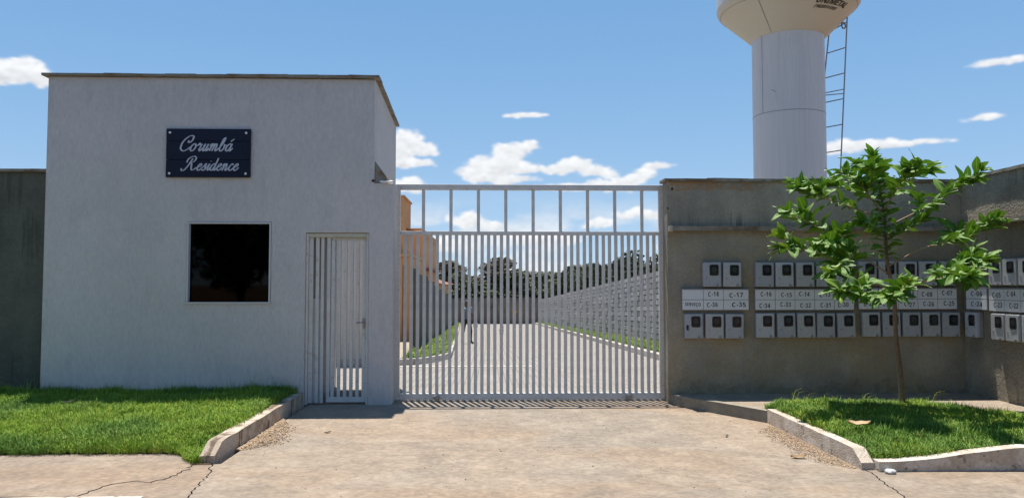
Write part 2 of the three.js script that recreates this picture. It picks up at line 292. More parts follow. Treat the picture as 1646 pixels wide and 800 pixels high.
// ------------------------------------------------------------------ gatehouse
const Z = -10.3, ROOF = 4.36;
{
  const t = thing('gatehouse', 'light grey plastered gatehouse with dark square window and slatted white door', 'gatehouse', [-3.7, 0, -11.5]);
  const f = extrude([[-5.865, -0.06], [-2.435, -0.06], [-2.435, 2.28], [-1.597, 2.28], [-1.597, -0.06], [-1.277, -0.06], [-1.277, 2.95], [-1.53, 2.95], [-1.53, ROOF - 0.008], [-5.862, ROOF]], 0.26, [rect(-3.995, -2.892, 1.358, 2.42)], 0.007);
  part('front_wall', uvm(f.translate(0, 0, Z - 0.26)), matFacade, t);
  // side walls: the parapet runs down a little towards the back
  const side = (x0, x1) => uvm(extrude([[0, -0.06], [2.11, -0.06], [2.11, 4.2], [0, ROOF - 0.01]], x1 - x0, [], 0.005).rotateY(Math.PI / 2).translate(x0, 0, Z - 0.262));
  part('side_wall', side(-1.60, -1.532), matFacade, t);
  part('side_wall', side(-5.86, -5.71), matFacade, t);
  part('back_wall', uvm(extrude([[-5.70, -0.06], [-2.5, -0.06], [-2.5, 2.62], [-1.61, 2.62], [-1.61, 4.19], [-5.70, 4.19]], 0.12, [], 0).translate(0, 0, -12.66)), matFacade, t);
  part('partition_wall', boxg(-2.60, -2.45, -0.06, 3.88, -12.53, -10.57), matFacade, t);
  part('roof_slab', boxg(-5.70, -1.61, 3.9, 4.02, -12.53, -10.57), matCement, t);
  part('floor_slab', boxg(-5.70, -2.61, -0.05, 0.1, -12.53, -10.57), matCement, t);
  for (const [n, g] of [['inner_lining', boxg(-5.69, -5.66, 0.1, 3.88, -12.5, -10.6)], ['inner_lining', boxg(-2.66, -2.61, 0.1, 3.88, -12.5, -10.6)], ['inner_lining', boxg(-5.65, -2.67, 0.1, 3.88, -12.52, -12.48)]]) part(n, g, matInside, t);
  // coping: thin uneven tiles with a small overhang
  const R = rng(3);
  for (let i = 0, x = -5.93; i < 11; i++) { const w = (4.46) / 11, y = ROOF + (R() - 0.5) * 0.006; part('coping_tile', roughBox(x + 0.002, x + w - 0.002, y, y + 0.032 + R() * 0.008, Z - 0.31, Z + 0.05, 0.1, 0.004, 6, 40 + i), matCoping, t); x += w; }
  for (let i = 0; i < 5; i++) { const a = i / 5, b = (i + 1) / 5, z0 = Z - 0.315 - a * 2.09, z1 = Z - 0.315 - b * 2.09, y0 = mix(ROOF, 4.2, a), y1 = mix(ROOF, 4.2, b); part('coping_tile', roughBox(-1.74, -1.482, 0, 0.034, z1 + 0.002, z0 - 0.002, 0.1, 0.003, 6, 60 + i, (x, y, z) => mix(y0, y1, (z0 - z) / (z0 - z1))), matCoping, t); }
  for (let i = 0; i < 5; i++) { const a = i / 5, b = (i + 1) / 5, z0 = Z - 0.315 - a * 2.09, z1 = Z - 0.315 - b * 2.09, y0 = mix(ROOF, 4.2, a), y1 = mix(ROOF, 4.2, b); part('coping_tile', roughBox(-5.92, -5.66, 0, 0.034, z1 + 0.002, z0 - 0.002, 0.1, 0.003, 6, 70 + i, (x, y, z) => mix(y0, y1, (z0 - z) / (z0 - z1))), matCoping, t); }
  // bevelled mortar wedge on the low pier
  part('mortar_wedge', uvm(extrude([[-1.528, 2.955], [-1.30, 2.955], [-1.33, 2.985], [-1.40, 3.07], [-1.528, 3.245]], 0.2, [], 0.006).translate(0, 0, Z - 0.215)), matCoping, t);
  part('conduit_stub', cyl(V(-1.545, 2.985, Z - 0.05), V(-1.545, 2.975, Z + 0.03), 0.018), matBlack, t);
  // window
  const w = new THREE.Group(); w.name = 'window'; w.position.set(-3.44 + 3.7, 1.36, Z + 11.5); t.add(w);
  part('frame', rbox(-3.995, -3.973, 1.36, 2.418, Z - 0.08, Z + 0.012, 0.004), matAlu, w); part('frame', rbox(-2.915, -2.893, 1.36, 2.418, Z - 0.08, Z + 0.012, 0.004), matAlu, w);
  part('frame', rbox(-3.972, -2.916, 2.396, 2.418, Z - 0.08, Z + 0.012, 0.004), matAlu, w); part('frame', rbox(-4.0, -2.89, 1.336, 1.359, Z - 0.08, Z + 0.02, 0.004), matAlu, w);
  part('pane', boxg(-3.972, -2.916, 1.36, 2.395, Z - 0.064, Z - 0.058), phys({ color: lin(0.05, 0.05, 0.052), transmission: 1, thickness: 0, roughness: 0.03, specularIntensity: 0.35, ior: 1.4 }), w);
  // slatted door with a fixed side panel
  const d = new THREE.Group(); d.name = 'door'; d.position.set(-2.015 + 3.7, 0, Z - 0.06 + 11.5); t.add(d);
  part('frame', rbox(-2.432, -2.400, 0.0, 2.272, Z - 0.1, Z - 0.02, 0.004), matDoor, d); part('frame', rbox(-1.632, -1.600, 0.0, 2.272, Z - 0.1, Z - 0.02, 0.004), matDoor, d);
  part('frame', rbox(-2.398, -1.634, 2.222, 2.272, Z - 0.1, Z - 0.02, 0.004), matFrameCream, d);
  part('rail', rbox(-2.155, -1.636, 0.03, 0.10, Z - 0.08, Z - 0.045, 0.004), matDoor, d); part('rail', rbox(-2.09, -1.636, 2.185, 2.219, Z - 0.08, Z - 0.045, 0.004), matFrameCream, d);
  part('side_panel', rbox(-2.398, -2.198, 0.02, 1.40, Z - 0.092, Z - 0.080, 0.004), matDoor, d);
  for (const [a, b, y0, y1] of [[-2.398, -2.342, 0.02, 2.22], [-2.308, -2.262, 0.02, 2.22], [-2.238, -2.198, 0.02, 2.22], [-2.158, -2.112, 0.102, 2.22]]) part('slat', rbox(a, b, y0, y1, Z - 0.078, Z - 0.048, 0.003), matDoor, d);
  for (let i = 0; i < 6; i++) { const x = -2.076 + i * 0.0822; part('slat', rbox(x - 0.0215, x + 0.0215, 0.102, 2.183, Z - 0.078, Z - 0.048, 0.003), matDoor, d); }
  part('lock_stile', rbox(-1.666, -1.636, 0.102, 2.183, Z - 0.079, Z - 0.044, 0.003), matDoor, d);
  const lock = part('lock', rbox(-1.672, -1.648, 1.0, 1.14, Z - 0.043, Z - 0.03, 0.004), matSteel, d); 
  part('handle', merge([cyl(V(-1.66, 1.09, Z - 0.03), V(-1.66, 1.09, Z + 0.012), 0.008), cyl(V(-1.66, 1.09, Z + 0.01), V(-1.755, 1.085, Z + 0.01), 0.009)]), matSteel, lock);
}
{ // little white sensor fixed on the wedge
  const t = thing('wall_sensor', 'small white twin sensor fixed under the mortar wedge of the gatehouse', 'sensor', [-1.36, 2.965, Z + 0.02]);
  const lobe = (x, r) => new THREE.SphereGeometry(1, 14, 8).scale(r, 0.016, 0.022).rotateZ(x < -1.36 ? -0.12 : 0.2).translate(x, 2.962, Z + 0.03);
  const m = paint(0.82, 0.82, 0.82, 0.4);
  part('sensor_head', lobe(-1.41, 0.05), m, t); part('sensor_head', lobe(-1.315, 0.045), m, t); part('bracket', rbox(-1.38, -1.34, 2.950, 2.972, Z - 0.005, Z + 0.045, 0.004), m, t);
}

// ------------------------------------------------------------------ name sign
{
  const t = thing('name_sign', 'dark navy board sign reading Corumbá Residence in silver script on the gatehouse', 'sign', [-3.727, 3.01, Z]);
  const mb = phys({ color: lin(0.006, 0.010, 0.028), roughness: 0.42, bumpMap: sized(grainBump, 0.8), bumpScale: 0.003, specularIntensity: 0.5 });
  const bd = [[3.012, 3.243], [3.247, 3.492], [3.496, 3.66]];
  for (const [a, b] of bd) part('board', rbox(-4.282, -3.170, a, b, Z + 0.012, Z + 0.036, 0.004), mb, t);
  part('backing', boxg(-4.25, -3.20, 3.04, 3.63, Z + 0.001, Z + 0.011), mb, t);
  const ms = phys({ color: lin(0.85, 0.85, 0.87), roughness: 0.28 });
  for (const x of [-4.235, -3.232]) for (const y of [3.062, 3.607]) part('screw', new THREE.SphereGeometry(0.0165, 12, 8, 0, Math.PI * 2, 0, Math.PI / 2).rotateX(Math.PI / 2).scale(1, 1, 0.6).translate(x, y, Z + 0.0362), ms, t);
  const ml = phys({ color: lin(0.50, 0.52, 0.58), roughness: 0.4, metalness: 0.2 });
  // cursive letters: pen paths in units of the small-letter height, drawn with a slanted nib
  const G = {
    C: [1.28, [[[0.86, 1.42], [0.78, 1.22], [1.0, 1.15], [1.28, 1.5], [1.22, 2.0], [0.86, 2.08], [0.36, 1.7], [0.04, 1.0], [0.14, 0.25], [0.55, -0.02], [0.98, 0.16], [1.3, 0.5]]]],
    R: [1.62, [[[-0.45, 0.28], [-0.42, 0.02], [-0.1, -0.03], [0.25, 0.45], [0.5, 1.2], [0.66, 1.72]], [[-0.02, 1.12], [0.0, 1.55], [0.38, 1.95], [0.86, 2.02], [1.12, 1.72], [0.98, 1.3], [0.56, 1.06], [0.72, 0.98], [0.86, 0.5], [1.08, 0.04], [1.42, 0.16], [1.62, 0.42]]]],
    o: [0.82, [[[0.62, 0.86], [0.36, 0.98], [0.08, 0.62], [0.1, 0.16], [0.34, -0.02], [0.62, 0.3], [0.66, 0.72], [0.5, 0.95], [0.68, 0.72], [0.92, 0.8]]]],
    r: [0.72, [[[0.06, 0.75], [0.2, 1.05], [0.3, 0.86], [0.48, 0.92], [0.44, 0.5], [0.40, 0.14], [0.52, 0.0], [0.8, 0.4]]]],
    u: [0.86, [[[0.08, 0.6], [0.2, 0.95], [0.16, 0.4], [0.22, 0.0], [0.46, 0.18], [0.62, 0.95], [0.58, 0.3], [0.66, 0.0], [0.92, 0.4]]]],
    m: [1.24, [[[0.04, 0.6], [0.16, 0.97], [0.2, 0.7], [0.14, 0.0], [0.22, 0.55], [0.42, 0.98], [0.52, 0.8], [0.48, 0.0], [0.56, 0.55], [0.76, 0.98], [0.88, 0.8], [0.86, 0.2], [0.98, 0.0], [1.26, 0.4]]]],
    b: [0.84, [[[0.04, 0.45], [0.34, 1.2], [0.36, 1.82], [0.22, 1.7], [0.12, 1.0], [0.12, 0.2], [0.36, -0.02], [0.6, 0.3], [0.62, 0.8], [0.5, 0.9], [0.7, 0.76], [0.9, 0.82]]]],
    a: [0.88, [[[0.62, 0.82], [0.4, 0.98], [0.1, 0.66], [0.1, 0.12], [0.32, 0.0], [0.56, 0.4], [0.68, 0.95], [0.6, 0.3], [0.68, 0.0], [0.96, 0.4]]]],
    á: [0.88, [[[0.62, 0.82], [0.4, 0.98], [0.1, 0.66], [0.1, 0.12], [0.32, 0.0], [0.56, 0.4], [0.68, 0.95], [0.6, 0.3], [0.68, 0.0], [0.96, 0.4]], [[0.36, 1.28], [0.5, 1.42], [0.72, 1.62]]]],
    e: [0.70, [[[0.04, 0.42], [0.36, 0.56], [0.5, 0.84], [0.34, 0.98], [0.1, 0.64], [0.1, 0.18], [0.34, -0.02], [0.76, 0.42]]]],
    s: [0.62, [[[0.02, 0.42], [0.26, 0.76], [0.36, 1.0], [0.4, 0.6], [0.46, 0.2], [0.26, -0.02], [0.08, 0.1], [0.34, 0.06], [0.68, 0.42]]]],
    i: [0.46, [[[0.04, 0.45], [0.22, 0.95], [0.16, 0.3], [0.24, 0.0], [0.5, 0.42]], [[0.26, 1.3], [0.29, 1.36]]]],
    d: [0.90, [[[0.58, 0.82], [0.38, 0.96], [0.1, 0.64], [0.1, 0.12], [0.32, 0.0], [0.56, 0.5], [0.72, 1.78]], [[0.7, 1.7], [0.62, 0.7], [0.62, 0.15], [0.72, 0.0], [0.96, 0.4]]]],
    n: [0.90, [[[0.04, 0.6], [0.16, 0.97], [0.2, 0.7], [0.14, 0.0], [0.22, 0.55], [0.44, 0.98], [0.56, 0.8], [0.54, 0.2], [0.64, 0.0], [0.94, 0.4]]]],
    c: [0.66, [[[0.46, 0.76], [0.38, 0.97], [0.12, 0.7], [0.08, 0.2], [0.32, -0.02], [0.72, 0.42]]]],
  };
  function ribbon(pts, s, ox, oy) {
    const c = new THREE.CatmullRomCurve3(pts.map(([x, y]) => V((x + y * 0.36) * s + ox, y * s + oy, 0))), N = pts.length * 6, pos = [], idx = [];
    for (let i = 0; i <= N; i++) {
      const d = 0.004 + 0.003 * i / N, p = c.getPoint(i / N), g = c.getTangent(i / N), a = Math.atan2(g.y, g.x), w = s * (0.045 + 0.07 * Math.abs(Math.sin(a - 0.25))), nx = -g.y * w, ny = g.x * w;
      pos.push(p.x + nx, p.y + ny, Z + 0.0365 + d, p.x - nx, p.y - ny, Z + 0.0365 + d, p.x + nx, p.y + ny, Z + 0.0365, p.x - nx, p.y - ny, Z + 0.0365);
    }
    for (let i = 0; i < N; i++) { const a = i * 4, b = a + 4; idx.push(a, a + 1, b, b, a + 1, b + 1, a, b, a + 2, a + 2, b, b + 2, a + 1, a + 3, b + 1, b + 1, a + 3, b + 3); }
    const q = new THREE.BufferGeometry(); q.setAttribute('position', new THREE.Float32BufferAttribute(pos, 3)); q.setIndex(idx); const r = q.toNonIndexed(); r.computeVertexNormals(); return uvm(r);
  }
  const write = (str, s, x, y) => { for (const ch of str) { const [adv, strokes] = G[ch]; const loose = ch === 'á' || ch === 'i', gs = strokes.map((k, i) => { const g = ribbon(k, s, x, y); g.translate(0, 0, i * 0.0006); return g; }); part('letter', loose ? gs[0] : merge(gs), ml, t); if (loose) part('accent', gs[1], ml, t); x += adv * s * 1.06; } };
  write('Corumbá', 0.098, -4.110, 3.362);
  write('Residence', 0.0915, -4.040, 3.103);
}

// ------------------------------------------------------------------ sliding gate
const GZ = -10.62;
{
  const t = thing('sliding_gate', 'tall pale metal sliding gate of vertical slats with open upper bays', 'gate', [0.56, 0, GZ]);
  const x0 = -1.29, x1 = 2.43;
  part('stile', rbox(x0, x0 + 0.075, 0.02, 2.972, GZ - 0.03, GZ + 0.03, 0.004), matGate, t); part('stile', rbox(x1 - 0.06, x1, 0.02, 2.972, GZ - 0.03, GZ + 0.03, 0.004), matGate, t);
  part('rail', rbox(x0 + 0.077, x1 - 0.062, 2.896, 2.972, GZ - 0.03, GZ + 0.03, 0.004), matGate, t);
  part('rail', rbox(x0 + 0.077, x1 - 0.062, 2.272, 2.324, GZ - 0.025, GZ + 0.025, 0.004), matGate, t);
  part('rail', rbox(x0 + 0.077, x1 - 0.062, 0.024, 0.105, GZ - 0.03, GZ + 0.03, 0.004), matGate, t);
  const slat = rbox(-0.0228, 0.0228, 0, 2.163, -0.0125, 0.0125, 0.003), post = rbox(-0.022, 0.022, 0, 0.568, -0.0125, 0.0125, 0.003), R = rng(4), n = 40, dx = (x1 - 0.06 - (x0 + 0.075)) / (n + 0.5);
  for (let i = 0; i < n; i++) { const o = piece('slat', slat, matGate, t, x0 + 0.075 + dx * (i + 0.75) - 0.56 + (R() - 0.5) * 0.003, 0.107, (R() - 0.5) * 0.003); o.rotation.z = (R() - 0.5) * 0.0012; }
  for (let i = 0; i < 9; i++) piece('post', post, matGate, t, -0.898 + i * 0.3795 - 0.56, 2.326, 0);
  for (const x of [-0.70, 1.93]) { const w = piece('wheel', new THREE.CylinderGeometry(0.034, 0.034, 0.025, 18).rotateX(Math.PI / 2), matSteel, t, x - 0.56, 0.036, 0.044); piece('wheel_cover', rbox(-0.05, 0.05, -0.01, 0.035, 0.014, 0.022, 0.003), matSteel, w, 0, 0.01, 0); }
}
{ const o = structure('gate_track', rbox(-1.27, 7.6, 0.002, 0.016, GZ - 0.02, GZ + 0.055, 0.004), std({ color: lin(0.42, 0.38, 0.33), roughness: 0.7 })); o.userData.label = 'steel track strip under the gate'; }

// ------------------------------------------------------------------ boundary walls
{
  const t = thing('boundary_wall', 'dark rough cement wall left of the pale gatehouse', 'wall', [-9, 0, -10.6]);
  part('wall_face', roughBox(-13.5, -5.872, -0.06, 3.10, -10.72, -10.5, 0.25, 0.006, 1.2, 81), matDarkWall, t);
  for (let i = 0; i < 6; i++) part('coping', roughBox(-13.5 + i * 1.268 + 0.003, -13.5 + (i + 1) * 1.268 - 0.003, 3.105, 3.145, -10.76, -10.455, 0.12, 0.005, 4, 82 + i), matCoping, t);
}
const WX = 6.47;
const wallColor = tex(2048, 1024, (u, v) => {                       // 4.1 m by 3.1 m of meter wall with the stains it shows
  const x = u * 4.1 + 2.4, y = v * 3.1, p = fbm(u * 8, v * 6, 211, 5), f = fbm(u * 260, v * 200, 212, 2), s = fbm(u * 110, v * 5, 213, 3);
  let c = lerp3(s3(128, 122, 110), s3(110, 106, 97), sstep(0.3, 0.7, p));
  c = lerp3(c, s3(138, 128, 106), 0.35 * sstep(0.55, 0.75, fbm(u * 5 + 9, v * 4, 214, 4)));
  if (y < 2.31) c = lerp3(c, s3(116, 106, 84), 0.5 * sstep(0.4, 0.7, fbm(x * 3.2, y * 3.2, 215, 4)));
  c = mul3(c, 0.94 + 0.14 * (f - 0.5) + 0.05 * s);
  // black drip marks over the ledge
  const drip = sstep(0.56, 0.68, fbm(x * 34, 3 + y * 1.4, 216, 3)) * sstep(2.36 + 0.40 * fbm(x * 17, 1, 217, 3), 2.37, y) * (y > 2.37 ? 1 : 0) * (0.35 + 0.65 * sstep(0.30, 0.05, Math.abs(x - 3.35)));
  c = lerp3(c, s3(44, 44, 44), 0.5 * drip);
  // brown rain stain under the coping, left end
  const br = (y > 2.9 - 0.06 * fbm(x * 9, 2, 218, 3) ? 1 : 0) * sstep(4.0, 3.5, x) * sstep(0.36, 0.52, fbm(x * 14, y * 22, 219, 4));
  c = lerp3(c, s3(120, 88, 58), 0.55 * br);
  c = lerp3(c, s3(30, 29, 28), sstep(0.028, 0.014, Math.hypot((x - 2.49) * 1.5, y - 2.885)) + sstep(0.02, 0.01, Math.hypot((x - 2.43) * 1.5, y - 2.62)));
  c = lerp3(c, s3(78, 66, 52), 0.25 * (y < 0.30 * fbm(x * 6, 4, 220, 4) + 0.10 ? 1 : 0) * sstep(0.45, 0.6, fbm(x * 12, y * 12, 221, 4)));
  return c;
}, true);
const matMeterWall = std({ map: sized(wallColor, 4.1, 3.1, -2.4 / 4.1, 0), color: lin(1.85, 1.80, 1.70), bumpMap: sized(fineBump, 0.55), bumpScale: 0.007, roughness: 0.95 });
{
  const t = thing('meter_wall', 'grey-brown cement wall carrying rows of meter boxes beside the gate', 'wall', [4.4, 0, -10.43]);
  part('wall_face', roughBox(2.42, WX, -0.06, 2.985, -10.56, Z, 0.2, 0.004, 1.4, 91), matMeterWall, t);
  const R = rng(9);
  for (let i = 0; i < 7; i++) { const a = mix(2.385, WX - 0.03, i / 7), b = mix(2.385, WX - 0.03, (i + 1) / 7); part('coping', roughBox(a + 0.001, b - 0.001, 2.986, 3.025 + R() * 0.006, -10.60, Z + 0.03, 0.09, 0.006, 5, 100 + i), matCoping, t); }
  part('ledge', roughBox(2.475, WX - 0.125, 2.315, 2.375, Z + 0.002, Z + 0.075, 0.07, 0.004, 5, 110), matCoping, t);
  part('ledge_end', roughBox(2.425, 2.474, 2.305, 2.383, Z + 0.002, Z + 0.085, 0.03, 0.006, 14, 111), matKerbWhite, t);
}
{
  const t = thing('side_wall', 'rough-cast cement wall turning forward from the meter wall, bottom in sunlight', 'wall', [WX + 0.1, 0, -8]);
  part('wall_face', roughBox(WX + 0.002, WX + 0.22, -0.06, 3.0, -10.56, -3.2, 0.16, 0.005, 1.6, 121), matRoughcast, t);
  for (let i = 0; i < 6; i++) { const a = mix(-10.60, -3.2, i / 6), b = mix(-10.60, -3.2, (i + 1) / 6); part('coping', roughBox(WX - 0.028, WX + 0.26, 3.002, 3.042, a + 0.001, b - 0.001, 0.12, 0.005, 5, 130 + i), matCoping, t); }
  part('ledge', roughBox(WX - 0.12, WX, 2.355, 2.42, Z + 0.005, -3.2, 0.08, 0.004, 5, 140), matCoping, t);
}

// ------------------------------------------------------------------ number panels and meter boxes
const labels = ['', 'C-18', 'C-17', 'SERVIÇO', 'C-36', 'C-35', 'C-16', 'C-15', 'C-14', 'C-13', 'C-12', 'C-34', 'C-33', 'C-32', 'C-31', 'C-30', 'C-11', 'C-10', 'C-09', 'C-08', 'C-07', 'C-29', 'C-28', 'C-27', 'C-26', 'C-25', 'C-06', 'C-24', 'C-05', 'C-04', 'C-03', 'C-23', 'C-22', 'C-21'];
const LW = 256, LH = 128, LC = 8;
const labelTex = (() => {
  const c = document.createElement('canvas'); c.width = LW * LC; c.height = LH * 5; const g = c.getContext('2d'), R = rng(12);
  g.fillStyle = '#ffffff'; g.fillRect(0, 0, c.width, c.height);
  labels.forEach((s, i) => {
    const cx = (i % LC + 0.5) * LW, cy = (Math.floor(i / LC) + 0.5) * LH;
    g.save(); g.translate(cx + (R() - 0.35) * 46, cy + (R() - 0.5) * 16); g.rotate((R() - 0.5) * 0.07); g.fillStyle = '#141419'; g.font = `bold ${s.length > 4 ? 52 : 72}px sans-serif`; g.textAlign = 'center'; g.textBaseline = 'middle';
    g.scale(s.length > 4 ? 0.9 : 0.86, 1.05);
    if (s.length > 4) g.fillText(s, -40 / 0.9 * 0.6, 0); else { let x = -62; for (const ch of s) { g.fillText(ch, x, (R() - 0.5) * 8); x += ch === '-' ? 34 : 44; } }
    g.restore();
    g.fillStyle = 'rgba(120,104,84,0.28)'; for (let k = 0; k < 5; k++) g.fillRect(cx + (R() - 0.5) * 240, cy + (R() - 0.5) * 120, 2 + R() * 3, 2 + R() * 9);
  });
  const t = new THREE.CanvasTexture(c); t.colorSpace = THREE.SRGBColorSpace; return t;
})();
const matPlate = phys({ map: labelTex, color: lin(0.68, 0.69, 0.71), roughness: 0.5 });
const matBox = phys({ map: sized(gateSpeck, 0.5), color: lin(0.66, 0.68, 0.72), roughness: 0.42 });
const matBoxEdge = phys({ color: lin(0.26, 0.27, 0.29), roughness: 0.55 });
const matBoxGlass = phys({ color: lin(0.02, 0.021, 0.024), roughness: 0.1, specularIntensity: 0.8 });
function plateGeo(w, h, idx) {
  const g = new THREE.BoxGeometry(w, h, 0.008), uv = g.attributes.uv, n = g.attributes.normal, cx = idx % LC, cy = Math.floor(idx / LC);
  for (let i = 0; i < uv.count; i++) { const f = n.getZ(i) > 0.5, u = f ? mix(0.02, 0.98, uv.getX(i)) : 0.5, v = f ? mix(0.04, 0.96, uv.getY(i)) : 0.02; uv.setXY(i, (cx + u) / LC, 1 - (cy + 1 - v) / 5); }
  return g;
}
function panel(x, y, z, turn, widths, h, rows, label) {             // x, y, z: lower left corner on the wall; the panel runs along local +x
  const t = thing('number_panel', label, 'label panel', [x, y, z], turn, 'house number panels between the meter boxes'), W = widths.reduce((a, b) => a + b, 0);
  piece('back_plate', rbox(0, W, 0, h, 0.002, 0.046, 0.004), matBoxEdge, t);
  piece('top_lip', rbox(-0.012, W + 0.012, h + 0.001, h + 0.012, 0.002, 0.062, 0.003), matBoxEdge, t);
  let cx = 0;
  widths.forEach((w, i) => { rows.forEach((r, j) => { const ph = h / 2 - 0.008; piece('label_plate', plateGeo(w - 0.008, ph, labels.indexOf(r[i])), matPlate, t, cx + w / 2, h - (j + 0.5) * h / 2, 0.051); }); cx += w; });
  return t;
}
panel(2.60, 1.248, Z, 0, [0.286, 0.271, 0.345], 0.276, [['', 'C-18', 'C-17'], ['SERVIÇO', 'C-36', 'C-35']], 'white number panel reading C-18, C-17, SERVIÇO, C-36 and C-35');
panel(3.590, 1.248, Z, 0, [0.272, 0.268, 0.268, 0.270, 0.270], 0.276, [['C-16', 'C-15', 'C-14', 'C-13', 'C-12'], ['C-34', 'C-33', 'C-32', 'C-31', 'C-30']], 'long white number panel starting with C-16 over C-34');
panel(5.005, 1.256, Z, 0, [0.27, 0.27, 0.27, 0.272, 0.268], 0.280, [['C-11', 'C-10', 'C-09', 'C-08', 'C-07'], ['C-29', 'C-28', 'C-27', 'C-26', 'C-25']], 'white number panel ending with C-07 over C-25 beside the wall corner');
panel(WX, 1.262, -10.144, -Math.PI / 2, [0.43], 0.278, [['C-06'], ['C-24']], 'single-column number panel reading C-06 over C-24 on the side wall');
panel(WX, 1.254, -9.675, -Math.PI / 2, [0.295, 0.29, 0.29], 0.284, [['C-05', 'C-04', 'C-03'], ['C-23', 'C-22', 'C-21']], 'number panel starting with C-05 over C-23 on the side wall');
const BW = 0.238, BH = 0.322;
function roundedRect(w, h, r) { const s = new THREE.Shape(); s.moveTo(r, 0); s.lineTo(w - r, 0); s.quadraticCurveTo(w, 0, w, r); s.lineTo(w, h - r); s.quadraticCurveTo(w, h, w - r, h); s.lineTo(r, h); s.quadraticCurveTo(0, h, 0, h - r); s.lineTo(0, r); s.quadraticCurveTo(0, 0, r, 0); return s; }
const coverMats = [matBox, phys({ map: sized(gateSpeck, 0.37), color: lin(0.60, 0.61, 0.62), roughness: 0.5 }), phys({ map: sized(gateSpeck, 0.61), color: lin(0.54, 0.56, 0.60), roughness: 0.38 })];
const meter0 = new THREE.Group();
piece('body', rbox(0, BW + 0.022, -0.004, BH + 0.008, 0.002, 0.050, 0.004), matBoxEdge, meter0);
piece('cover', uvm(new THREE.ExtrudeGeometry(roundedRect(BW - 0.008, BH - 0.008, 0.012), { depth: 0.028, bevelEnabled: true, bevelSize: 0.004, bevelThickness: 0.004, bevelSegments: 2, curveSegments: 4 }).translate(0.004, 0.004, 0.054)), matBox, meter0);
piece('viewing_window', uvm(new THREE.ExtrudeGeometry(roundedRect(0.116, 0.138, 0.02), { depth: 0.004, bevelEnabled: true, bevelSize: 0.003, bevelThickness: 0.003, bevelSegments: 1, curveSegments: 4 }).translate(0.088, 0.150, 0.0868)), matBoxGlass, meter0);
piece('meter_dial', new THREE.CylinderGeometry(0.036, 0.036, 0.003, 20).rotateX(Math.PI / 2), phys({ color: lin(0.034, 0.036, 0.04), roughness: 0.3 }), meter0, 0.146, 0.226, 0.0945);
piece('latch', merge([rbox(0.172, 0.200, 0.004, 0.030, 0.088, 0.100, 0.003), rbox(0.180, 0.194, -0.012, 0.006, 0.086, 0.098, 0.003)]), matSteel, meter0);
piece('screw', new THREE.CylinderGeometry(0.011, 0.011, 0.006, 10).rotateX(Math.PI / 2), matBoxEdge, meter0, 0.04, 0.108, 0.0885);
{
  const R = rng(31), put = (x, y, z, turn, where, extra) => {
    const o = meter0.clone(); o.name = numbered('meter_box'); scene.add(o); o.position.set(x, y, z); o.rotation.set(0, turn, (R() - 0.5) * 0.028, 'YXZ'); o.getObjectByName('cover').material = coverMats[Math.floor(R() * 3)]; o.getObjectByName('cover').rotation.y = (R() - 0.4) * 0.05;
    o.userData = { label: `grey meter box with dark viewing window ${where}`, category: 'meter box', group: turn ? 'meter boxes on the side wall' : 'meter boxes on the meter wall' };
    if (extra) piece('keypad', rbox(0.018, 0.046, 0.11, 0.175, 0.0865, 0.096, 0.003), matBlack, o);
  };
  const up = [[2.881, 'C-18'], [3.152, 'C-17'], [3.594, 'C-16'], [3.866, 'C-15'], [4.148, 'C-14'], [4.421, 'C-13'], [4.686, 'C-12'], [5.004, 'C-11'], [5.278, 'C-10'], [5.554, 'C-09'], [5.83, 'C-08'], [6.11, 'C-07']];
  up.forEach(([x, n], i) => put(x, i < 7 ? 1.564 : 1.580, Z, 0, `above plate ${n}`));
  const lo = [[2.628, 'SERVIÇO'], [2.907, 'C-36'], [3.177, 'C-35'], [3.593, 'C-34'], [3.881, 'C-33'], [4.153, 'C-32'], [4.417, 'C-31'], [4.699, 'C-30'], [5.041, 'C-29'], [5.315, 'C-28'], [5.589, 'C-27'], [5.864, 'C-26'], [6.131, 'C-25']];
  lo.forEach(([x, n], i) => put(x, i < 3 ? 0.874 : i < 8 ? 0.882 : 0.892, Z, 0, i ? `below plate ${n}` : 'and black keypad below plate SERVIÇO', !i));
  for (const [z, n] of [[-10.13, 'C-06'], [-9.62, 'C-05'], [-9.355, 'C-04'], [-9.07, 'C-03']]) put(WX, 1.585, z, -Math.PI / 2, `above plate ${n} on the side wall`);
  for (const [z, n] of [[-10.131, 'C-24'], [-9.60, 'C-23'], [-9.325, 'C-22'], [-9.04, 'C-21']]) put(WX, 0.900, z, -Math.PI / 2, `below plate ${n} on the side wall`);
}

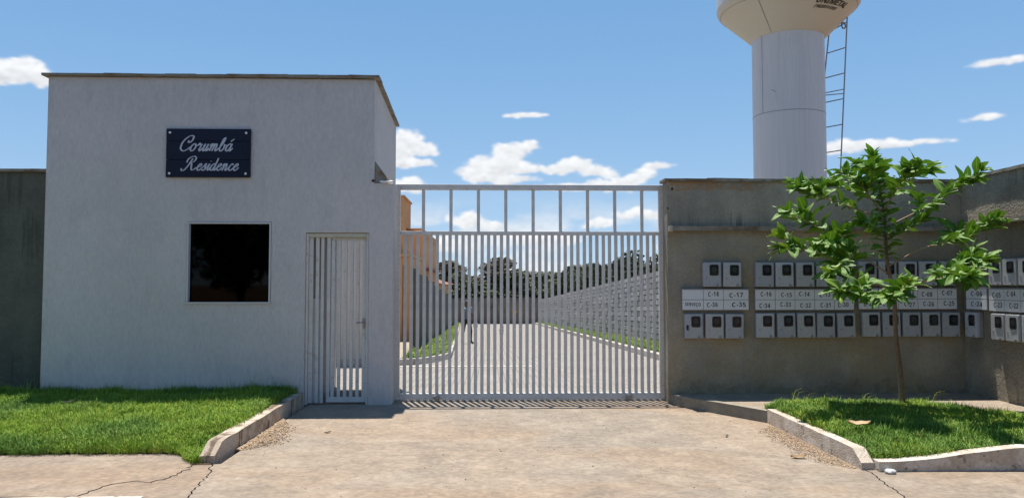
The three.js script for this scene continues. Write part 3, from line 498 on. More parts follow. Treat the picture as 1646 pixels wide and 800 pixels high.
// ------------------------------------------------------------------ water tower
{
  const cx = 5.585, cz = -14, r = 0.642, by = streetY(cz), t = thing('water_tower', 'pale goblet-shaped metal water tower with side ladder rising behind the meter wall', 'water tower', [cx, by, cz]);
  const mT = phys({ map: sized(facadeColor, 0.5, 7), color: lin(1.08, 1.10, 1.12), roughness: 0.45, bumpMap: sized(fineBump, 2.4), bumpScale: 0.01 }), mC = phys({ color: lin(0.60, 0.57, 0.48), roughness: 0.5 }), mS = paint(0.24, 0.25, 0.27, 0.6), mL = paint(0.30, 0.32, 0.35, 0.5);
  const lathe = (pts) => new THREE.LatheGeometry(pts.map(([x, y]) => new THREE.Vector2(x, y)), 72);
  part('shaft', lathe([[r, by - 0.1], [r, 4.70], [r, 6.13]]).translate(cx, 0, cz), mT, t);
  part('cone', lathe([[r, 6.13], [r + 0.03, 6.145], [1.22, 6.66], [1.265, 6.71], [1.275, 6.77]]).translate(cx, 0, cz), mC, t);
  part('tank', lathe([[1.275, 6.772], [1.28, 9.4], [1.2, 9.52], [0.3, 9.85], [0.01, 9.9]]).translate(cx, 0, cz), mT, t);
  const ring = (rr, y) => new THREE.TorusGeometry(rr, 0.0055, 5, 72).rotateX(Math.PI / 2).translate(cx, y, cz);
  part('weld_seam', ring(r, 4.70), mS, t); part('weld_seam', ring(1.205, 6.648), mS, t); part('weld_seam', ring(r, 2.2), mS, t);
  const a0 = -1.14; part('weld_seam', cyl(V(cx + r * Math.sin(a0), 4.70, cz + r * Math.cos(a0)), V(cx + r * Math.sin(a0), 6.13, cz + r * Math.cos(a0)), 0.005), mS, t);
  const a1 = -0.80; part('weld_seam', cyl(V(cx + 0.68 * Math.sin(a1), 6.15, cz + 0.68 * Math.cos(a1)), V(cx + 1.22 * Math.sin(a1), 6.655, cz + 1.22 * Math.cos(a1)), 0.005), mS, t);
  part('scratch', cyl(V(cx + r * Math.sin(-0.84), 5.10, cz + r * Math.cos(-0.84)), V(cx + r * Math.sin(-0.72), 5.05, cz + r * Math.cos(-0.72)), 0.006), mS, t);
  // ladder leaning out towards the tank
  const lad = new THREE.Group(); lad.name = 'ladder'; lad.position.set(0.9, 0, 0.2); t.add(lad);
  const A = (y) => V(mix(6.235, 6.43, sstep(4.4, 6.6, y)), y, -14.10), B = (y) => V(mix(6.34, 6.62, clamp((y - 2.4) / 4.4)), y, -13.74);
  const rail = (f, y1) => taper([0, 0.2, 0.4, 0.6, 0.8, 1].map((k) => f(mix(by + 0.05, y1, k))), [0.013, 0.013], 8);
  part('rail', rail(A, 6.36), mL, lad); part('rail', rail(B, 6.58), mL, lad);
  for (let y = by + 0.35; y < 6.5; y += 0.475) part('rung', cyl(A(y).setY(Math.min(y, 6.34)), B(y), 0.010, 0.010, 8), mL, lad);
  part('bracket', merge([cyl(V(6.2, 5.14, -14.02), V(6.27, 5.17, -14.1), 0.01), cyl(V(6.21, 5.1, -13.98), B(5.08), 0.009), cyl(V(6.2, 5.14, -14.02), B(5.16), 0.009)]), mL, lad);
  part('hoop', new THREE.TorusGeometry(0.055, 0.013, 8, 20).rotateY(0.5).translate(6.58, 6.38, -13.85), mS, lad);
  // lettering that follows the cone
  const font = await new FontLoader().loadAsync('fonts/droid/droid_sans_bold.typeface.json'), mk = paint(0.018, 0.02, 0.024, 0.5);
  const sl = Math.hypot(1.22 - (r + 0.03), 6.66 - 6.145);
  const onCone = (str, size, s0, ang0, shear, dz) => {
    let x = 0; const th0 = ang0;
    for (const ch of str) {
      const g0 = new TextGeometry(ch, { font, size, depth: 0.004, curveSegments: 3 }), w = font.data.glyphs[ch] ? font.data.glyphs[ch].ha * size / font.data.resolution : size * 0.6, p = g0.attributes.position;
      for (let i = 0; i < p.count; i++) { const px = x + p.getX(i) + shear * p.getY(i), s = s0 + p.getY(i), rr = r + 0.03 + (1.22 - r - 0.03) * s / sl, th = th0 + px / (r + 0.03 + (1.22 - r - 0.03) * s0 / sl), o = p.getZ(i) + dz, y = 6.145 + (6.66 - 6.145) * s / sl; p.setXYZ(i, cx + (rr + o * 0.67) * Math.sin(th), y - o * 0.74, cz + (rr + o * 0.67) * Math.cos(th)); }
      g0.computeVertexNormals(); part('letter', uvm(g0), mk, t); x += w * 0.94;
    }
  };
  onCone('UNIMETAL', 0.108, 0.495, 0.07, 0.32, 0.003);
  onCone('(16)3517-5157', 0.055, 0.405, 0.085, 0.42, 0.003);
}

// ------------------------------------------------------------------ inside the gate: street, verges, walls
function sheet(pts, dy, m, name, cut = false) {                     // a plan outline laid on the sloping street level
  const g = new THREE.ShapeGeometry(new THREE.Shape(pts.map(([x, z]) => new THREE.Vector2(x, -z)))).rotateX(-Math.PI / 2), p = g.attributes.position;
  for (let i = 0; i < p.count; i++) p.setY(i, streetY(p.getZ(i)) + dy);
  const q = uvm(g); q.computeVertexNormals(); return name ? structure(name, q, m) : q;
}
const paver = tex(1024, 1024, (u, v) => {                           // grey paving blocks, far too small here to tell apart; tile of 3.2 m
  const rows = 32, r = Math.floor(v * rows), x = u * 16 + (r % 2) * 0.5, ix = Math.floor(x), e = Math.min(x - ix, 1 - (x - ix)) * 2, ey = Math.min(v * rows - r, 1 - (v * rows - r)), j = Math.min(e, ey) < 0.09 ? 0.62 : 1;
  const t = hash3(((ix % 16) + 16) % 16, r, 5), f = fbm(u * 120, v * 120, 231, 2, 120, 120), d = fbm(u * 9, v * 9, 232, 4, 9, 9);
  return mul3(lerp3(s3(176, 168, 158), s3(158, 150, 141), t), j * (0.86 + 0.16 * f + 0.1 * d));
}, true);
const matPaver = std({ map: sized(paver, 3.2), color: lin(0.84, 0.84, 0.84), roughness: 0.92 });
sheet([[-9, -11.0], [-9, -17.6], [-2.05, -17.66], [-1.75, -17.86], [-1.2, -19.2], [-0.98, -20.46], [-1.22, -28], [-1.445, -36], [-2.12, -56], [-3.05, -84.5], [5.08, -84.5], [4.93, -71.7], [4.27, -18.9], [4.17, -11.0]], 0.0, matPaver, 'street');
const matConcrete = std({ map: sized(driveColor, 7, 7, 0.2, 0.5), color: lin(0.84, 0.84, 0.82), roughness: 0.9 });
sheet([[-9, -17.7], [-2.1, -17.76], [-1.98, -18.2], [-2.0, -20.6], [-2.35, -32], [-9, -36]], 0.04, matConcrete, 'path');
const grassUnder = tex(512, 512, (u, v) => { const p = fbm(u * 60, v * 60, 241, 3, 60, 60), q = fbm(u * 9, v * 9, 242, 4, 9, 9); return mul3(lerp3(s3(66, 84, 30), s3(92, 100, 44), q), 0.7 + 0.5 * p); }, true);
const matTurf = std({ map: sized(grassUnder, 2.2), roughness: 1 });
const verge = sheet([[-1.95, -18.1], [-1.75, -18.0], [-1.25, -19.4], [-1.08, -20.5], [-1.32, -28], [-1.55, -36], [-2.22, -56], [-3.10, -84], [-3.4, -84], [-2.0, -20.6]], 0.10, matTurf, 'verge');
sheet([[4.42, -11], [4.52, -18.9], [5.18, -71.7], [5.28, -84.4], [6.0, -84.4], [6.0, -11]], 0.10, matTurf, 'verge');
const matWhiteKerb = std({ map: sized(kerbClean, 2.3), color: lin(0.92, 0.92, 0.9), roughness: 0.85 });
function kerbLine(pts, w, h) { return merge(pts.slice(0, -1).map((a, i) => { const b = pts[i + 1], L = Math.hypot(b[0] - a[0], b[1] - a[1]), g = new THREE.BoxGeometry(w, h + 0.1, L); g.translate(0, h / 2 - 0.05, 0); g.rotateX(-Math.atan2(streetY(b[1]) - streetY(a[1]), -(L)) + Math.PI); g.rotateX(Math.PI); g.rotateY(0); const m = new THREE.Matrix4(); const A = V(a[0], streetY(a[1]), a[1]), B = V(b[0], streetY(b[1]), b[1]); const f = B.clone().sub(A).normalize(), r = V(0, 1, 0).cross(f).normalize(), u = f.clone().cross(r); const k = new THREE.BoxGeometry(w, h + 0.1, A.distanceTo(B) + 0.004 * (i % 2)); k.translate(0, h / 2 - 0.05 + 0.0008 * (i % 2), 0); m.makeBasis(r, u, f).setPosition(A.clone().add(B).multiplyScalar(0.5)); k.applyMatrix4(m); return uvm(k); })); }
structure('kerb', kerbLine([[-9, -17.64], [-2.05, -17.7], [-1.75, -17.9], [-1.5, -18.35], [-1.22, -19.3], [-1.03, -20.46], [-1.27, -28], [-1.5, -36], [-2.17, -56], [-3.08, -84.2]], 0.12, 0.14), matWhiteKerb);
structure('kerb', kerbLine([[4.3, -11.0], [4.40, -18.9], [4.62, -36], [5.06, -71.7], [5.2, -84.3]], 0.22, 0.14), matWhiteKerb);
structure('drain_strip', (() => { const g = boxg(-2.0, 1.05, -0.02, 0.012, -17.22, -17.04); g.translate(0, streetY(-17.1), 0); return g; })(), matWhiteKerb);

// block wall down the right side of the street
{
  const t = thing('block_wall', 'long unplastered grey concrete block wall beside the inner street', 'wall', [5.9, -0.6, -40]);
  const mb = tex(256, 256, (u, v) => { const p = fbm(u * 20, v * 20, 251, 4, 20, 20); return mul3(s3(176, 174, 170), 0.8 + 0.35 * p); }, true), matBlock = std({ map: sized(mb, 0.9), vertexColors: true, roughness: 0.95 });
  const R = rng(41), list = [], z0 = -14, z1 = -84, dir = -0.003;
  for (let r = 0; r < 13; r++) for (let z = z0 - (r % 2) * 0.2; z > z1; z -= 0.4) {
    const g = new THREE.BoxGeometry(0.14 + R() * 0.06, 0.162, 0.35), x = 5.98 + dir * (z + 26) * -1, yb = streetY(z - 0.2) + r * 0.2 + 0.1;
    g.translate(x + (R() - 0.5) * 0.012, yb + 0.05 + (R() - 0.5) * 0.008, z - 0.2); const k = 0.82 + R() * 0.5, c = new Float32Array(72); for (let i = 0; i < 72; i++) c[i] = k; g.setAttribute('color', new THREE.BufferAttribute(c, 3)); list.push(uvm(g));
  }
  const core = roughBox(5.96, 6.0, 0, 2.58, z1, z0, 4, 0, 1, 1, (x, y, z) => streetY(z) - 0.02); part('mortar_core', core, std({ color: lin(0.09, 0.087, 0.082), roughness: 1 }), t);
  const o = merge(list); o.translate(-5.9, 0.6, 40); stuff(new THREE.Mesh(o, matBlock), 'block', null, null, t);
}
{ // wall closing the street
  const t = thing('end_wall', 'plain brown-grey wall closing the far end of the inner street', 'wall', [1, streetY(-84.6), -84.6]);
  const y = streetY(-84.6), m = std({ map: sized(cementColor, 6), color: lin(1.15, 1.0, 0.92), roughness: 0.95 });
  for (let i = 0; i < 6; i++) part('wall_panel', boxg(-4.6 + i * 1.83 + 0.015, -4.6 + (i + 1) * 1.83 - 0.015, y - 0.05, y + 2.82, -84.75, -84.6), m, t);
  for (let i = 0; i < 7; i++) part('wall_post', boxg(-4.6 + i * 1.83 - 0.09, -4.6 + i * 1.83 + 0.09, y - 0.05, y + 2.9, -84.8, -84.56), matCement, t);
}
{ // garden wall of the houses on the left, in shade on the street side
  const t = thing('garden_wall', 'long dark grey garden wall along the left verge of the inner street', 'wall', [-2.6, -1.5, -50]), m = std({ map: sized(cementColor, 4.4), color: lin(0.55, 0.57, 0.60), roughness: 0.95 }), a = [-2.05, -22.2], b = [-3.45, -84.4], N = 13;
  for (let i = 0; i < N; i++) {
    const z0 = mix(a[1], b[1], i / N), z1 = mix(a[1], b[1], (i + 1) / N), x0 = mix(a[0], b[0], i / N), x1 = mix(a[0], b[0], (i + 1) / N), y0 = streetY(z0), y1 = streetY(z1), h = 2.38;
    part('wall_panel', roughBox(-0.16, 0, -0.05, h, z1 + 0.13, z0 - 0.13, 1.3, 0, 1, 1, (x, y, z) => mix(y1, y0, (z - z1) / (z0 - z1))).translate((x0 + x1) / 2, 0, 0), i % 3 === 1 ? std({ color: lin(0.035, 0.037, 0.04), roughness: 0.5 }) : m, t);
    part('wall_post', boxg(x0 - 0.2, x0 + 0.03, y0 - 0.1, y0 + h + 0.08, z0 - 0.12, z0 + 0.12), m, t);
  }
}
// houses
const orange = tex(256, 256, (u, v) => { const p = fbm(u * 7, v * 7, 261, 4, 7, 7), f = fbm(u * 70, v * 20, 262, 3, 70, 20); return mul3(s3(214, 158, 104), 0.88 + 0.14 * p + 0.08 * f); }, true);
const matOrange = std({ map: sized(orange, 3), roughness: 0.9 }), matTile = std({ color: lin(0.30, 0.12, 0.06), roughness: 0.85 });
{
  const t = thing('terraced_house', 'orange house with tall tank block and dark porch left of the inner street', 'house', [-6, streetY(-32), -32], 0, 'orange houses beside the inner street');
  const y = streetY(-32) - 0.1;
  part('wall', uvm(extrude([[-9, y], [-3.27, y], [-3.27, 2.72], [-9, 2.72]], 0.18, [rect(-5.6, -3.70, y + 0.12, 2.36), rect(-3.56, -3.40, y + 0.12, 2.36)], 0).translate(0, 0, -32.18)), matOrange, t);
  part('wall', boxg(-3.45, -3.27, y, 2.72, -39, -32.19), matOrange, t); part('wall', boxg(-9, -8.8, y, 2.72, -39, -32.19), matOrange, t); part('wall', boxg(-8.79, -3.46, y, 2.72, -39, -38.8), matOrange, t);
  part('ceiling', boxg(-9.0, -3.22, 2.725, 2.86, -39.1, -31.7), matOrange, t);
  part('tank_block', boxg(-9, -3.56, 2.865, 5.22, -35.2, -32.1), matOrange, t); part('parapet_cap', boxg(-9.1, -3.50, 5.224, 5.30, -35.26, -32.04), matOrange, t);
  part('awning', (() => { const s = extrude([[0, 0], [1.5, -0.42], [1.5, -0.50], [0, -0.08]], 0.8, [], 0); s.rotateY(0); return uvm(s.translate(-4.5, 4.28, -34.2).rotateY(0)); })(), matTile, t);
  const dr = part('door', boxg(-4.75, -3.9, y + 0.1, 2.2, -36.5, -36.44), matBlack, t); part('handle', cyl(V(-4.0, 0.1, -36.42), V(-4.0, 0.3, -36.42), 0.02), matSteel, dr);
  part('inner_wall', boxg(-8.7, -3.5, y, 2.7, -36.7, -36.52), matOrange, t);
}
{
  const t = thing('terraced_house', 'taller peach house with tiled eaves further down the inner street', 'house', [-6.5, streetY(-46), -46], 0, 'orange houses beside the inner street');
  const y = streetY(-46) - 0.4;
  part('wall', boxg(-10, -3.55, y, 4.2, -54, -41), matOrange, t); part('parapet', boxg(-10.05, -3.5, 4.205, 4.55, -54.05, -40.95), matOrange, t); part('eaves', boxg(-9.9, -3.15, 2.35, 2.46, -53.5, -41.3), matTile, t);
  for (const z of [-43.2, -46.4, -49.6]) { const w = part('window', boxg(-3.56, -3.53, 0.1, 1.3, z - 0.6, z + 0.6), matBlack, t); part('frame', boxg(-3.535, -3.515, -0.0, 0.09, z - 0.7, z + 0.7), matAlu, w); }
}
{
  const t = thing('terraced_house', 'low orange house with pitched tile roof near the end of the inner street', 'house', [-7, streetY(-66), -66], 0, 'orange houses beside the inner street');
  const y = streetY(-66) - 0.4;
  part('wall', boxg(-11, -3.75, y, 1.55, -76, -58), matOrange, t);
  part('roof', uvm(extrude([[-11.4, 1.56], [-3.35, 1.56], [-7.4, 2.75]], 18.4, [], 0).translate(0, 0, -76.2)), matTile, t);
  for (const z of [-61, -66, -71]) part('window', boxg(-3.755, -3.73, -0.9, 0.3, z - 0.7, z + 0.7), matBlack, t);
}
{
  const t = thing('annex_building', 'pale beige lodge wall seen through the slatted door', 'building', [-3.6, streetY(-18), -18]);
  const y = streetY(-18) - 0.1, m = std({ map: sized(facadeColor, 4), color: lin(1.0, 0.90, 0.78), roughness: 0.92 });
  part('wall', boxg(-6.2, -2.42, y, 3.3, -19.6, -17.72), m, t); part('plinth', boxg(-6.23, -2.39, y, y + 0.24, -19.63, -17.69), std({ color: lin(0.05, 0.045, 0.04), roughness: 0.9 }), t); part('roof', boxg(-6.3, -2.36, 3.304, 3.4, -19.7, -17.6), matCoping, t);
}

// ------------------------------------------------------------------ trees beyond the walls
const matLeafFar = [lin(0.085, 0.105, 0.045), lin(0.055, 0.08, 0.036), lin(0.15, 0.125, 0.075)].map((color) => phys({ color, roughness: 0.9, side: THREE.DoubleSide }));
const matBark = std({ color: lin(0.16, 0.13, 0.10), roughness: 0.95 }), matBarkPale = std({ color: lin(0.36, 0.32, 0.27), roughness: 0.95 });
function farTree(seed, h, rad) {
  const R = rng(seed), limbs = [], pos = [], c = [];
  limbs.push(taper([V(0, 0, 0), V((R() - 0.5) * 0.5, h * 0.35, (R() - 0.5) * 0.5), V((R() - 0.5) * 0.8, h * 0.75, (R() - 0.5) * 0.8)], [0.14, 0.09, 0.04], 6));
  for (let k = 0; k < 26; k++) {
    const a = R() * Math.PI * 2, q = 0.22 + 0.72 * R(), rr = rad * Math.sqrt(R()) * Math.sin(Math.PI * clamp(0.2 + q * 0.75)), p = V(Math.cos(a) * rr, h * q, Math.sin(a) * rr);
    c.push([p, rad * (0.26 + R() * 0.24)]);
    limbs.push(taper([V(0, Math.max(0.2, p.y - rr * 0.9 - 0.2), 0), V(p.x * 0.5, p.y - rr * 0.25, p.z * 0.5), p], [0.05, 0.03, 0.012], 5));
  }
  for (const [p, s] of c) for (let i = 0; i < 165; i++) {
    const d = V(R() - 0.5, R() - 0.5, R() - 0.5).normalize().multiplyScalar(s * Math.cbrt(R())), o = p.clone().add(V(d.x, d.y * 0.8, d.z)), u = V(R() - 0.5, R() - 0.5, R() - 0.5).normalize(), w = u.clone().cross(V(R() - 0.5, R() - 0.5, R() - 0.5)).normalize(), L = 0.12 + R() * 0.14, W = L * 0.45;
    const A = o.clone().addScaledVector(u, -L), B = o.clone().addScaledVector(w, W), C = o.clone().addScaledVector(u, L), D = o.clone().addScaledVector(w, -W);
    for (const v of [A, B, C, A, C, D]) pos.push(v.x, v.y, v.z);
  }
  const g = new THREE.BufferGeometry(); g.setAttribute('position', new THREE.Float32BufferAttribute(pos, 3)); g.computeVertexNormals();
  return [merge(limbs), g];
}
{
  const protos = [farTree(501, 6.4, 2.1), farTree(502, 7.4, 1.9), farTree(503, 5.8, 2.3), farTree(504, 8.2, 1.7)], R = rng(52);
  const put = (x, z, k, s, mi, label, group) => { const t = thing('woodland_tree', label, 'tree', [x, (z > 0 ? -0.07 : streetY(z)) - 0.1, z], R() * 6.28, group); const wide = z < -86 && z > -96 ? 1.45 + R() * 0.5 : 1; t.scale.set(s * wide, s * (0.86 + R() * 0.26), s * wide); piece('trunk', protos[k][0], mi === 2 ? matBarkPale : matBark, t); piece('crown', protos[k][1], matLeafFar[mi], t); };
  for (let i = 0; i < 24; i++) put(-9.5 + i * 1.12 + (R() - 0.5) * 0.6, -88.5 - (i % 3) * 2.6 - R() * 1.5, i % 3, 0.80 + R() * 0.2, i % 3 === 0 ? 0 : 2, i % 3 === 0 ? 'dark green scrub tree rising behind the end wall' : 'olive brown twiggy scrub tree rising behind the end wall', 'scrub trees behind the end wall');
  for (const [x, z, k, s] of [[-15, 11, 0, 1.25], [-10.5, 12.5, 1, 1.2], [-6, 11, 2, 1.3], [-1.5, 13, 0, 1.25], [3, 11.5, 1, 1.15], [7.5, 12.5, 2, 1.35], [12, 11.2, 0, 1.25], [16.5, 12.4, 1, 1.2]]) put(x, z, k, s, 1, 'dark leafy street tree across the road from the gatehouse', 'street trees across the road');
  put(1.2, -97, 3, 0.9, 1, 'taller dark tree standing above the scrub behind the end wall'); put(11.2, -98, 3, 0.95, 1, 'taller dark tree standing above the scrub near the block wall end');
  for (const [x, z, k, s] of [[8.4, -80, 2, 0.95], [9.4, -72, 0, 0.88], [8.6, -64, 2, 0.9], [10.6, -60, 0, 0.86], [9.8, -52, 2, 0.82], [11.8, -66, 1, 0.9], [11.2, -50, 2, 0.85]]) put(x, z, k, s, 1, 'dark leafy tree rising behind the grey block wall', 'dark trees behind the block wall');
}

// ------------------------------------------------------------------ lawns
function clump(seed, n, h, spread, w) {                             // a tuft of bent blades, each blade of one colour
  const R = rng(seed), pos = [], col = [];
  for (let i = 0; i < n; i++) {
    const a = R() * 6.283, r = spread * Math.sqrt(R()), x = Math.cos(a) * r, z = Math.sin(a) * r, L = h * (0.5 + 0.7 * R()), d = R() * 6.283, lean = L * (0.15 + 0.75 * R()), W = w * (0.7 + 0.6 * R()), dx = Math.cos(d), dz = Math.sin(d), px = -dz * W, pz = dx * W;
    const y = R(), c = y < 0.10 ? [2.3, 1.6, 2.2] : y < 0.5 ? [1.3, 1.15, 0.9] : [0.75, 0.9, 0.8];
    const m = [x + dx * lean * 0.35, L * 0.62, z + dz * lean * 0.35], e = [x + dx * lean, L * (1 - 0.3 * lean / L), z + dz * lean];
    const P = [[x - px, 0, z - pz], [x + px, 0, z + pz], [m[0] + px * 0.8, m[1], m[2] + pz * 0.8], [x - px, 0, z - pz], [m[0] + px * 0.8, m[1], m[2] + pz * 0.8], [m[0] - px * 0.8, m[1], m[2] - pz * 0.8], [m[0] - px * 0.8, m[1], m[2] - pz * 0.8], [m[0] + px * 0.8, m[1], m[2] + pz * 0.8], e];
    for (const p of P) { pos.push(...p); col.push(...c); }
  }
  const g = new THREE.BufferGeometry(); g.setAttribute('position', new THREE.Float32BufferAttribute(pos, 3)); g.setAttribute('color', new THREE.Float32BufferAttribute(col, 3)); g.computeVertexNormals(); return g;
}
const matGrass = phys({ color: lin(0.185, 0.30, 0.04), vertexColors: true, roughness: 0.6, side: THREE.DoubleSide, specularIntensity: 0.5 });
function grass(name, label, geo, spots, seed) {
  const R = rng(seed), o = new THREE.InstancedMesh(geo, matGrass, spots.length), m = new THREE.Matrix4(), q = new THREE.Quaternion(), e = new THREE.Euler(), c = new THREE.Color();
  spots.forEach(([x, y, z, s], i) => { e.set((R() - 0.5) * 0.3, R() * 6.28, (R() - 0.5) * 0.3); q.setFromEuler(e); const hh = 0.55 + 0.75 * fbm(x * 3.5 + 20, z * 3.5 + 20, 305, 3); m.compose(V(x, y, z), q, V(s, s * hh * (0.75 + 0.5 * R()), s)); o.setMatrixAt(i, m); const p = sstep(0.25, 0.75, fbm(x * 1.6 + 60, z * 1.6 + 60, 301, 4)), k = 0.75 + 0.45 * R(), dry = R() < 0.03 ? 1.5 : 1; c.setRGB(k * mix(0.72, 1.32, p) * dry, k * mix(0.82, 1.2, p), k * dry); o.setColorAt(i, c); });
  return stuff(o, name, label, 'grass');
}
const lawnY = (x, z) => { const t = clamp((z + 7.45) / -2.85); return 0.025 + 0.14 * Math.sqrt(t) + 0.09 * sstep(-3.3, -2.65, x) * sstep(0.0, 0.25, t) * (1 - t) + 0.02 * (fbm(x * 2 + 30, z * 2 + 30, 311, 2) - 0.5); };
{
  const pos = [], idx = [], nx = 50, nz = 24;
  for (let j = 0; j <= nz; j++) for (let i = 0; i <= nx; i++) { const x = mix(-13, -2.57, i / nx), z = mix(-10.48, -7.42, j / nz); pos.push(x, lawnY(x, z), z); }
  for (let j = 0; j < nz; j++) for (let i = 0; i < nx; i++) { const a = j * (nx + 1) + i, b = a + nx + 1; idx.push(a, b, a + 1, a + 1, b, b + 1); }
  const g = new THREE.BufferGeometry(); g.setAttribute('position', new THREE.Float32BufferAttribute(pos, 3)); g.setIndex(idx); g.computeVertexNormals(); const s = uvm(g); s.computeVertexNormals(); structure('lawn', s, matSoil);
}
const bed = [[3.33, -6.66], [3.34, -8.8], [3.26, -9.0], [3.5, -9.22], [4.4, -9.32], [5.15, -9.22], [5.55, -8.75], [5.75, -8.1], [6.0, -7.75], [9, -7.2], [13.5, -7.0], [13.5, -6.67]];
const inPoly = (P, x, z) => { let c = false; for (let i = 0, j = P.length - 1; i < P.length; j = i++) { const [a, b] = P[i], [d, e] = P[j]; if ((b > z) !== (e > z) && x < (d - a) * (z - b) / (e - b) + a) c = !c; } return c; };
const bedY = (x, z) => 0.13 - 0.06 * sstep(-7.7, -6.75, z) * sstep(4.9, 3.5, x);
{ const g = slab(bed, -0.06, 0.13), p = g.attributes.position; for (let i = 0; i < p.count; i++) if (p.getY(i) > 0) p.setY(i, bedY(p.getX(i), p.getZ(i))); g.computeVertexNormals(); structure('lawn', g, matSoil); }
structure('lawn', slab([[-2.95, -7.44], [-2.76, -7.28], [-2.64, -6.97], [-2.47, -6.97], [-2.45, -7.44]], -0.06, 0.004), matSoil);
{
  const R = rng(61), L = [], Rr = [];
  for (let i = 0; i < 15500; i++) { const x = mix(-7.6, -2.56, R()), z = mix(-10.32, -7.40 + 0.03 * R(), R()); if (x > -2.85 && z > -7.40 + (-2.85 - x) * -0.5) { /* rounded front corner */ } L.push([x, lawnY(x, z) - 0.006, z, 0.75 + 0.5 * R() + (z < -10.1 ? 0.35 : 0)]); }
  for (let i = 0; i < 700; i++) { const x = mix(-2.95, -2.55, R()), z = mix(-7.44, -7.02, R()); if (inPoly([[-2.95, -7.46], [-2.78, -7.28], [-2.66, -7.03], [-2.57, -7.03], [-2.56, -7.46]], x, z)) L.push([x, 0.0, z, 0.7 + 0.5 * R()]); }
  while (Rr.length < 11500) { const x = mix(3.2, 7.4, R()), z = mix(-9.4, -6.62, R()); if (inPoly(bed, x, z)) Rr.push([x, bedY(x, z) - 0.006, z, 0.8 + 0.5 * R()]); }
  const h = (l, k) => l.filter((_, i) => i % 2 === k);
  grass('grass', 'sunlit green lawn in front of the gatehouse', merge([clump(71, 24, 0.075, 0.05, 0.0019)]), h(L, 0), 72);
  grass('grass', 'bright fine grass in front of the gatehouse', merge([clump(73, 24, 0.085, 0.055, 0.0019)]), h(L, 1), 74);
  grass('grass', 'green grass in the kerbed bed around the young tree', merge([clump(75, 24, 0.085, 0.05, 0.002)]), h(Rr, 0), 76);
  grass('grass', 'taller grass blades in the kerbed bed around the young tree', merge([clump(77, 24, 0.10, 0.055, 0.002)]), h(Rr, 1), 78);
  const T = [];
  for (let i = 0; i < 70; i++) T.push([mix(-6.4, -2.5, R()), 0.15, -10.24 + R() * 0.1, 0.8 + R() * 0.8]);
  for (let i = 0; i < 10; i++) T.push([mix(3.6, 5.9, R()), 0.128, -9.5 + R() * 0.2, 0.6 + R() * 0.6]);
  grass('grass', 'thin tall grass stalks along the foot of the walls', clump(79, 4, 0.22, 0.03, 0.0018), T, 80);
  const I = [], vin = (x, z) => z < -18.2 && z > -83 && (z < -20.5 ? x > -1.98 - (-20.6 - z) * 0.0224 + 0.04 && x < (z > -36 ? mix(-1.08, -1.55, (-20.5 - z) / 15.5) : mix(-1.55, -3.1, (-36 - z) / 48)) - 0.06 : x < mix(-1.75, -1.1, (-18 - z) / 2.5) && x > -1.95);
  for (let k = 0; k < 60000 && I.length < 3600; k++) { const z = -18 - 66 * Math.pow(R(), 1.6), x = mix(-3.4, -1.0, R()); if (vin(x, z)) I.push([x, streetY(z) + 0.09, z, 1 + R()]); }
  for (let k = 0; k < 5200; k++) { const z = -16 - 68 * Math.pow(R(), 1.4), x = mix(4.5 + (-16 - z) * 0.0123 + 0.05, 5.85, R()); I.push([x, streetY(z) + 0.09, z, 1 + R()]); }
  grass('grass', 'green grass on the verges of the inner street', clump(81, 14, 0.09, 0.10, 0.006), I, 82);
}

// ------------------------------------------------------------------ gravel swept against the kerbs
{
  const matStone = std({ vertexColors: false, color: lin(0.44, 0.34, 0.235), roughness: 0.95 }), geo = new THREE.IcosahedronGeometry(1, 0), R = rng(91);
  { const p = geo.attributes.position; for (let i = 0; i < p.count; i++) { const k = 0.8 + 0.35 * hash3(Math.round(p.getX(i) * 99), Math.round(p.getY(i) * 99), Math.round(p.getZ(i) * 99)); p.setXYZ(i, p.getX(i) * k, p.getY(i) * k * 0.7, p.getZ(i) * k); } geo.computeVertexNormals(); }
  const gravel = (label, n, where) => {
    const o = new THREE.InstancedMesh(geo, matStone, n), m = new THREE.Matrix4(), c = new THREE.Color(), e = new THREE.Euler(), q = new THREE.Quaternion();
    for (let i = 0; i < n; i++) { const [x, z, k] = where(), s = (0.003 + 0.010 * R() * R()) * k; q.setFromEuler(e.set(R() * 6, R() * 6, R() * 6)); m.compose(V(x, s * 0.35 + 0.001, z), q, V(s, s, s)); o.setMatrixAt(i, m); const v = 0.65 + R() * 0.6; c.setRGB(v * (0.95 + R() * 0.2), v, v * (0.8 + R() * 0.3)); o.setColorAt(i, c); }
    stuff(o, 'gravel', label, 'gravel');
  };
  gravel('loose tan gravel along the left kerb of the driveway', 2600, () => { const z = mix(-9.2, -7.55, R()), t = R() * R(); return [-2.43 + t * 0.42 * sstep(-9.4, -8.3, z) * sstep(-7.4, -7.9, z) + 0.01, z, 1.25]; });
  gravel('loose sand and gravel along the right kerb of the driveway', 4200, () => { const z = mix(-8.7, -6.65, R()), t = R() * Math.sqrt(R()); return [3.205 - t * 0.32 * sstep(-8.8, -8.2, z) * sstep(-6.5, -7.0, z), z, 0.8]; });
  gravel('scattered small stones on the concrete driveway', 260, () => [mix(-2.2, 3.0, R()), mix(-9.6, -5.9, R()), 0.8]);
}

